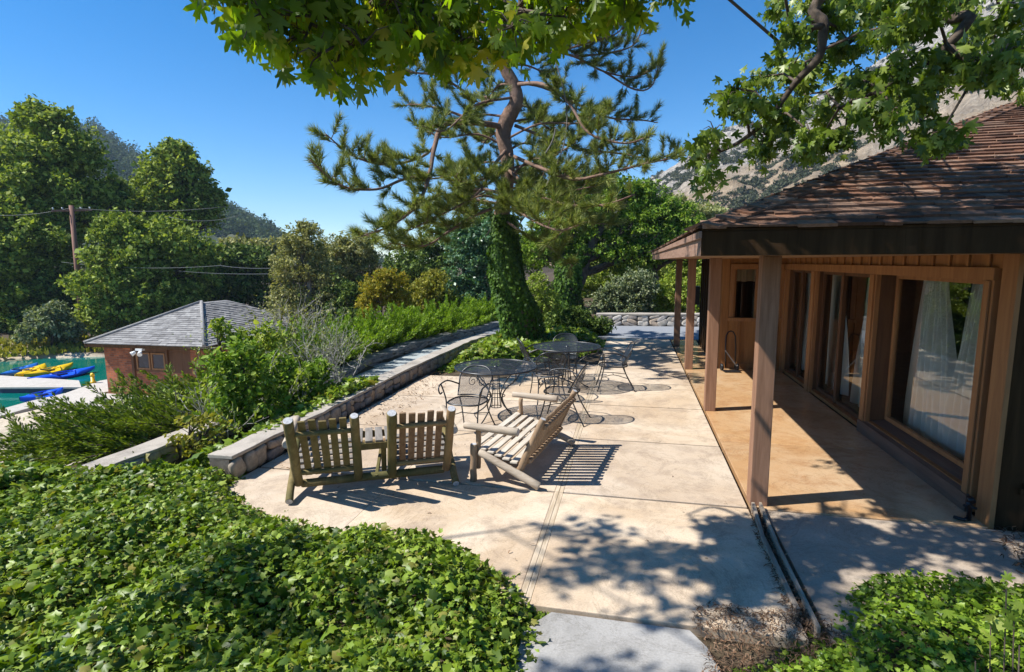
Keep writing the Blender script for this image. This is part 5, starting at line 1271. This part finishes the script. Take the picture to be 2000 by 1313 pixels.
juniper('second spiky juniper rising behind the first, below the boathouse wall', lambda r: (r.uniform(-7.6, -5.8), r.uniform(8.2, 9.8), 0),
        lambda r, s: (r.uniform(-1.2, .1), r.uniform(-.8, .3), r.uniform(.0, .5)), 260, .95, JM, 4, .08)
JL = ['nearest bright juniper, low beside the shaded walkway edge', 'second bright juniper along the walkway, just past the twiggy bush', 'bright feathery juniper beside the walkway below the autumn shrub',
      'bright feathery juniper beside the walkway below the yellow green shrub', 'bright juniper beside the walkway between the yellow green shrub and the pine', 'farthest bright juniper, touching the left side of the pine trunk']
for i, (ya, yb_) in enumerate(((9.4, 11.2), (11.2, 13), (13, 14.8), (14.8, 16.6), (16.6, 18.4), (18.4, 20.4))):
    juniper(JL[i], lambda r, a=ya, b=yb_: ((lambda y: (float(xc(y)) - r.uniform(.35, 1.8), y, 0))(r.uniform(a, b))), lambda r, s: (r.uniform(-.6, .7), r.uniform(-.9, .5), r.uniform(.3, 1.1)), 170 if i < 3 else 150, 1.0, JB, 20 + i, .09, group=GJ)
# leafy bushes between walkway and wall
def bush(label, spec, d, mat, size, seed, name='leafy_bush', cover=1.8, **k):
    return tree(name, 'bush', label, spec, d, mat, size, trunk=.025, seed=seed, tmpl=T_OVAL, cover=cover, **k)
bush('leafy bright green bush behind the left back of the log seat', [(480, 740, 55, 45), (450, 790, 50, 40), (510, 790, 60, 38), (430, 720, 30, 35), (470, 690, 35, 30)], 8.0, 'bright', .058, 41, cover=1.1, fill=.05)
bush('darker leafy bush overhanging the end of the walkway', [(570, 745, 50, 38), (610, 760, 40, 32), (560, 780, 55, 30), (540, 720, 35, 30), (620, 725, 25, 25)], 8.8, 'bright', .055, 42, cover=1.2, fill=.05)
bush('sprawling bush with upright shoots, its tips against the boathouse roof', [(440, 650, 18, 26), (425, 640, 12, 22), (500, 680, 40, 35), (530, 660, 35, 30), (470, 670, 25, 28)], 9.4, 'lime', .062, 43, cover=.9)
bush('yellow leaved weed clump on the stone wall beside the spiky juniper', [(370, 825, 34, 12), (345, 855, 22, 10), (415, 830, 34, 22), (390, 868, 40, 18)], 7.4, 'yellow', .06, 44, cover=.55, fill=.0)
bush('small cactus like grey green clump at the left end of the ivy bank', [(50, 905, 14, 14), (35, 915, 12, 8)], 8.5, 'greygreen', .06, 45, cover=1.4)
# twiggy grey bush
def twigs(label, base, n, h, spread, seed, mat, leaves=None, lsize=.05, name='twiggy_bush'):
    rn = random.Random(seed); mb = MB(); rt = empty(name, base); tag(rt, label, 'bush'); P = []
    def grow(p, d, L, r, lv):
        K = 5; pts = [p]
        for i in range(K):
            d = (d + Vector((rn.gauss(0, .22), rn.gauss(0, .22), rn.gauss(.03, .15)))).normalized(); pts.append(pts[-1] + d * L / K)
        mb.tube(pts, list(np.linspace(r, r * .45, K + 1)), 5, cap=False); P.extend(pts[2:])
        if lv > 0:
            for _ in range(rn.choice((2, 3))): grow(pts[rn.choice((2, 3, 4))], (d + Vector((rn.gauss(0, .55), rn.gauss(0, .55), rn.gauss(.1, .3)))).normalized(), L * .65, r * .6, lv - 1)
    for _ in range(n): grow(Vector((rn.gauss(0, spread * .3), rn.gauss(0, spread * .3), 0)), Vector((rn.gauss(0, spread), rn.gauss(0, spread), 1)).normalized(), h * rn.uniform(.4, .6), .011, 2)
    mb.build('stems', mat, rt)
    if leaves:
        rg = np.random.default_rng(seed); Q = np.array([tuple(p) for p in P]); Q = Q[rg.random(len(Q)) < .8]; Q = np.repeat(Q, 2, 0) + rg.normal(0, .03, (len(Q) * 2, 3))
        leafset('leaves', T_OVAL, Q, unit(rg.normal(size=Q.shape)), unit(rg.normal(size=Q.shape) + [0, 0, .5]), lsize * rg.uniform(.6, 1.3, len(Q)), leaves, rt)
M_TWIG = speckle('pale twigs', (.26, .24, .22), (.42, .39, .36), 12, .9)
def gp_(u, v, d):
    p = W(u, v, d); p.z = float(gz(p.x, p.y)); return p
twigs('bare grey twiggy bush standing over the walkway end, pale stems tangled', gp_(640, 700, 10.2), 20, 1.75, .5, 5, M_TWIG, LM['greygreen'], .045)
twigs('dry grey brush against the right end of the boathouse roof', gp_(590, 680, 12.0), 22, 2.3, .45, 6, M_TWIG, LM['olive'], .05)
twigs('few bare upright shoots showing over the right slope of the boathouse roof', gp_(530, 640, 13.5), 5, 3.6, .16, 7, M_TWIG, LM['lime'], .05)

twigs('lime green upright leafy shoots left of the leafy bush behind the seat', gp_(440, 770, 8.2), 12, 1.5, .35, 8, M_TWIG, LM['lime'], .06, name='leafy_shoots')
twigs('lime green leafy shoots rising between the two leafy bushes', gp_(540, 760, 8.7), 12, 1.5, .35, 9, M_TWIG, LM['lime'], .06, name='leafy_shoots')
# ---------------------------------------------------------------- overhead maples
MPL = leafmat('maple leaves', [(.07, .12, .008), (.13, .205, .012), (.20, .29, .02), (.09, .155, .010), (.25, .32, .03), (.34, .30, .05)], .55, .45, .35, (1.7, 1.8, .35))
MPR = leafmat('maple leaves over the roof', [(.05, .09, .009), (.10, .16, .014), (.16, .22, .022), (.24, .30, .05)], .36, .4, .4, (1.6, 1.7, .4))
def maple(label, base, fork, clusters, limbs, mat, size, seed, name='maple_tree', hang=1.0):
    rng = np.random.default_rng(seed); rn = random.Random(seed); base = Vector(base); fork = Vector(fork)
    rt = empty(name, base); tag(rt, label, 'tree'); mb = MB(); tw = MB(); P, A, N, S_ = [], [], [], []
    c, r_ = smooth_path([base - Vector((0, 0, .2)), base.lerp(fork, .5) + Vector((.08, -.05, 0)), fork], [.30, .24, .2], 6); mb.tube([p - base for p in c], r_, 14, jit=.04, rng=rn)
    mb.build('trunk', M_BARKG, rt)
    lp = []
    for pts in limbs:
        pts = [Vector(p) for p in pts]; c, r_ = smooth_path(pts, list(np.linspace(.07 if (pts[0] - fork).length < .5 else .028, .010, len(pts))), 5)
        mb = MB(); mb.tube([p - base for p in c], r_, 8); mb.build('branch', M_BARK, rt); lp += c
    for (cx, cy, cz, r, n) in clusters:
        c = Vector((cx, cy, cz)); near = min(lp, key=lambda q: (q - c).length + (3 if q.x < cx - .6 and seed == 52 else 0))
        mid = near.lerp(c, .5) + Vector((rn.gauss(0, .05), rn.gauss(0, .05), .06))
        tw.tube([near - base, mid - base, c - base], [.013, .010, .007], 5, cap=False)
        m = 6; k = max(3, n // m)
        for j in range(m):
            e = c + Vector((rn.gauss(0, 1), rn.gauss(0, 1), rn.gauss(-.1, .75))).normalized() * r * rn.uniform(.7, 1.15)
            tw.tube([c - base, c.lerp(e, .5) + Vector((0, 0, .03)) - base, e - base], [.006, .004, .002], 4, cap=False)
            for q in range(k):
                t = rn.uniform(.15, 1.05); p = c.lerp(e, t) + Vector((rn.gauss(0, .055), rn.gauss(0, .055), rn.gauss(-.03, .05)))
                P.append(tuple(p)); A.append((rn.gauss(0, .38), rn.gauss(0, .38), -hang + rn.gauss(0, .28))); N.append((rn.gauss(0, 1) - .5, rn.gauss(0, 1) - .35, rn.gauss(.55, .5))); S_.append(size * math.exp(rn.gauss(0, .2)))
    tw.build('twigs', M_BARK, rt)
    P, A, N = np.array(P), unit(np.array(A)), unit(np.array(N))
    leafset('leaves', T_MAPLE, P - np.array(base), A, N, np.array(S_), mat, rt); return rt
def pw(u, v, d): return tuple(W(u, v, d))
rs = random.Random(12)
# left maple: clusters hanging into the top of the view
CL = []
OUT = [(430, 0), (470, 35), (530, 75), (590, 105), (640, 140), (680, 150), (720, 145), (745, 80), (790, 65), (850, 105), (900, 110), (950, 100), (1000, 75), (1060, 75), (1100, 60), (1150, 35), (1210, 5), (1290, 0), (1360, 10)]
def outl(u): return float(np.interp(u, [p[0] for p in OUT], [p[1] for p in OUT]))
for i in range(80):
    u = rs.uniform(430, 1370); vm = outl(u) - 30; v = vm - rs.random() ** 1.3 * 230
    d = rs.uniform(3.2, 4.1 if u < 950 else 5.2); q = pw(u, v, d); CL.append((*q, rs.uniform(.15, .26), 30))
for u in np.arange(455, 1240, 34):      # bottom fringe
    q = pw(u, outl(u) - 22, rs.uniform(3.2, 4.0)); CL.append((*q, .14, 18))
S_B = Vector((-.934, -.358, 1.22))
def shade(x0, x1, y0, y1, z0, n, zr, r=(.3, .5), nl=46, allow=None):
    out = []
    for _ in range(n * 30):
        if len(out) >= n: break
        x, y = rs.uniform(x0, x1), rs.uniform(y0, y1); zz = rs.uniform(*zr); t = (zz - z0) / 1.22
        p = Vector((x, y, z0)) + S_B * t; q = px(p); rr_ = rs.uniform(*r)
        if q is not None:
            m = rr_ * F / max(.5, p.xy.length) + 25
            if -m < q[0] < 2000 + m and -m < q[1] < 1313 and not (allow and allow(q)): continue
        out.append((p.x, p.y, p.z, rr_, nl))
    return out
CL += shade(-.75, 1.1, 3.15, 4.65, 0, 17, (4.6, 6.8), (.25, .42), 42)
CL += shade(.9, 3.1, 2.9, 4.55, 0, 12, (5, 7.5), (.3, .45), 54)
CL += shade(-.5, .6, 2.2, 3.1, 0, 5, (5, 7), (.25, .4), 36)
CL += shade(-4.6, -1.0, .9, 2.9, .2, 12, (5, 7.5), (.3, .5), 44)
CL += shade(-6.8, -5.0, 2.6, 4.4, .1, 5, (5, 7.5), (.3, .5), 50)
CL += shade(1.4, 4.0, 1.5, 3.6, .2, 8, (5, 7.5), (.3, .5), 46)
bL = Vector((-6.2, -3.2, float(gz(-6.2, -3.2)))); fL = Vector((-5.9, -2.8, 4.4))
limL = [[fL, (-4.9, -.6, 5.2), (-3.6, 1.2, 5.6), (-2.6, 2.6, 5.3), (-1.8, 3.9, 4.9)], [fL, (-4.2, -1.2, 5.4), (-2.4, .8, 5.9), (-1.0, 2.6, 5.6), (.2, 4.0, 5.0)], [fL, (-6.4, -.6, 5.5), (-6.6, 1.6, 6.0), (-5.5, 2.5, 6.2)],
        [(-2.6, 2.6, 5.3), pw(820, -60, 4.3), pw(870, 20, 4.1), pw(858, 45, 4.1)], [(-2.6, 2.6, 5.3), pw(690, -40, 4.0), pw(683, 40, 3.9), pw(688, 85, 3.9)], [(-2.6, 2.6, 5.3), pw(560, -60, 4.4), pw(520, 10, 4.4)], [(-1.0, 2.6, 5.6), pw(1010, -60, 4.3), pw(1000, 30, 4.3)]]
maple('maple behind the camera whose large hanging leaves fill the top centre', bL, fL, CL, limL, MPL, .102, 51)
# right maple: clusters over the roof
CR = []
RT = [(1372, 300, 26), (1385, 340, 22), (1395, 270, 16), (1430, 185, 26), (1465, 200, 24), (1480, 165, 22), (1500, 215, 20), (1520, 120, 16), (1545, 150, 22), (1500, 280, 22), (1490, 300, 18), (1540, 235, 30), (1580, 270, 28), (1560, 200, 30), (1620, 230, 34), (1600, 290, 24),
      (1650, 270, 24), (1680, 220, 34), (1700, 160, 36), (1740, 240, 28), (1780, 200, 34), (1800, 250, 26), (1840, 270, 20), (1760, 140, 36), (1830, 160, 30), (1860, 110, 36), (1900, 70, 36), (1920, 140, 20), (1960, 120, 28), (1985, 160, 20), (1660, 100, 38), (1600, 120, 34), (1620, 50, 38),
      (1550, 60, 30), (1520, 15, 26), (1580, 10, 34), (1690, 40, 40), (1750, 60, 40), (1810, 40, 40), (1870, 20, 36), (1960, 30, 26), (1640, 0, 40), (1720, 0, 40), (1800, -10, 40), (1990, 90, 26), (1420, 210, 16), (1730, 190, 30), (1640, 180, 34), (1575, 160, 28)]
for u, v, r in RT:
    d = rs.uniform(4.7, 6.6); q = pw(u, v - 14, d); t = depth(u, v, d) / F; CR.append((*q, max(.10, r * t * 1.05), int(14 + r * 2.3)))
RPOLY = [(1360, -60), (1500, 60), (1530, 130), (1540, 230), (1600, 270), (1800, 230), (1900, 140), (2000, 160), (2100, -60)]
al = lambda q: bool(inpoly(np.array(q[0]), np.array(q[1]), RPOLY))
CR += shade(.9, 3.2, 4.5, 5.9, 2.7, 15, (4.3, 8), (.3, .5), 46, al)
CR += shade(3, 8.5, 4.4, 7.4, 3.0, 34, (4.6, 8.5), (.3, .55), 50, al)
CR += shade(1.0, 4, 4.2, 4.5, 2.3, 10, (4.6, 8), (.3, .5), 50, al)
CR += shade(3.2, 4.6, 4.8, 5.1, .8, 12, (4.6, 8), (.3, .5), 54, al)
bR = Vector((4.6, -2.6, 0)); fR = Vector((4.3, -2.0, 3.6))
limR = [[fR, (4.2, .2, 5.0), (3.8, 2.2, 5.6), (3.2, 3.6, 5.2), pw(1640, -40, 5.4), pw(1610, 50, 5.4), pw(1600, 110, 5.4), pw(1555, 160, 5.4), pw(1500, 232, 5.4), pw(1440, 280, 5.4), pw(1385, 305, 5.4)],
        [fR, (4.9, .4, 5.2), (4.8, 2.4, 5.8), pw(1940, -50, 5.6), pw(1895, 35, 5.6), pw(1850, 90, 5.6), pw(1790, 135, 5.6), pw(1720, 175, 5.6), pw(1640, 210, 5.6)],
        [fR, (2.4, -.4, 5.6), (.6, 1.4, 6.4), (-1.0, 2.6, 6.8)], [pw(1610, 50, 5.4), pw(1560, 60, 5.2), pw(1530, 90, 5.1)], [pw(1850, 90, 5.6), pw(1900, 120, 5.5), pw(1970, 120, 5.4)]]
maple('maple at right whose leafy boughs hang over the lodge roof', bR, fR, CR, limR, MPR, .080, 52)
# blurred sprig near the lens, lower right
sp = Vector((1.35, 1.35, .2)); rt = empty('creeper_sprig', sp); tag(rt, 'pale yellow green sprig rising close to the camera in the lower right corner', 'plant')
sr = random.Random(3); mb = MB(); P = []
for (u, v, d) in ((1960, 1150, 1.6), (1975, 1210, 1.6), (1930, 1200, 1.65), (1900, 1290, 1.7), (1985, 1260, 1.5)):
    e = W(u, v, d); s0 = Vector((e.x + .02, e.y + .05, .12)); pts = [s0.lerp(e, t) + Vector((.04 * math.sin(t * 3), 0, 0)) for t in np.linspace(0, 1, 6)]; mb.tube([p - sp for p in pts], .0015, 5)
    for _ in range(7): P.append(tuple(e + Vector((sr.gauss(0, .035), sr.gauss(0, .035), sr.gauss(0, .025)))))
mb.build('stems', M_BARK, rt); P = np.array(P); rg = np.random.default_rng(1)
leafset('leaves', T_MAPLE, P - np.array(sp), unit(rg.normal(size=P.shape)), unit(rg.normal(0, .5, P.shape) + [0, -.3, 1]), rg.uniform(.022, .035, len(P)), LM['lime'], rt)
# leaf litter and fallen leaves
LIT = leafmat('dry litter', [(.09, .05, .028), (.16, .09, .05), (.25, .16, .10), (.05, .03, .018)], .1, .8, .2)
LP = [(.40, 2.6), (.50, 3.05), (.40, 3.3), (.55, 3.45), (.8, 3.4), (1.1, 3.5), (1.3, 3.2), (1.15, 2.9), (.9, 2.7), (.6, 2.6)]
def litter(name, label, poly, n, seed, size=.05, zz=None, mat=LIT, flat=.3):
    rg = np.random.default_rng(seed); xs = [p[0] for p in poly]; ys_ = [p[1] for p in poly]
    x = rg.uniform(min(xs), max(xs), n * 3); y = rg.uniform(min(ys_), max(ys_), n * 3); k = sdist(x, y, poly) > -.06 * rg.random(n * 3); x, y = x[k][:n], y[k][:n]; n = len(x)
    z = (np.maximum(gz(x, y), zz) if zz is not None else gz(x, y)) + rg.uniform(.003, .018, n)
    P = np.stack([x, y, z], 1); A = unit(rg.normal(size=(n, 3)) * [1, 1, flat]); N = unit(rg.normal(0, .5, (n, 3)) + [0, 0, 1]); S_ = np.stack([size * rg.uniform(.12, .5, n), size * rg.uniform(.6, 2, n), np.full(n, size * 3)], 1)
    o = leafset(name, ([(-.3, 0, 0), (.3, 0, 0), (.35, .5, .12), (-.35, .5, .12), (.15, 1, 0), (-.15, 1, 0)], [(0, 1, 2, 3), (3, 2, 4, 5)]), P, A, N, S_, mat); tag(o, label, 'leaf litter', kind='stuff')
litter('leaf_litter', 'brown twiggy leaf litter piled at the corner of the grey path', LP, 2600, 7, .024, .0)
litter('patio_litter', 'thin scatter of dry leaves and twigs across the patio slabs', [(-3.9, 4.8), (-2, 4), (1, 3.2), (1.1, 12), (-3.9, 10)], 90, 8, .03, .0)
litter('wall_foot_litter', 'dry leaves gathered along the foot of the patio wall', [(-3.93, 5), (-3.5, 5), (-3.3, 8), (-3.2, 10.4), (-3.93, 10.4)], 420, 9, .04, .0)
litter('corner_litter', 'dark leaf litter at the foot of the lodge corner', [(2.7, 4.3), (4.5, 4.3), (4.5, 5.0), (3.0, 5.0)], 900, 10, .045, .0)
litter('edging_litter', 'dry debris packed between the edging boards', [(1.0, 3.3), (1.12, 3.4), (1.15, 4.3), (1.15, 5.0), (1.10, 5.0), (1.04, 4.3)], 700, 11, .03, .0)
# ---------------------------------------------------------------- haze
m, n, o = newmat('valley haze'); pv = nd(n, 'VolumePrincipled'); pv.inputs['Density'].default_value = .0003
pv.inputs['Color'].default_value = (.62, .80, 1.0, 1); n.links.new(pv.outputs[0], o.inputs['Volume'])
mb = MB(); mb.box((-1300, -700, -8), (1300, 1500, 170)); tag(mb.build('haze', m), 'thin blue haze filling the valley', 'haze', kind='stuff')
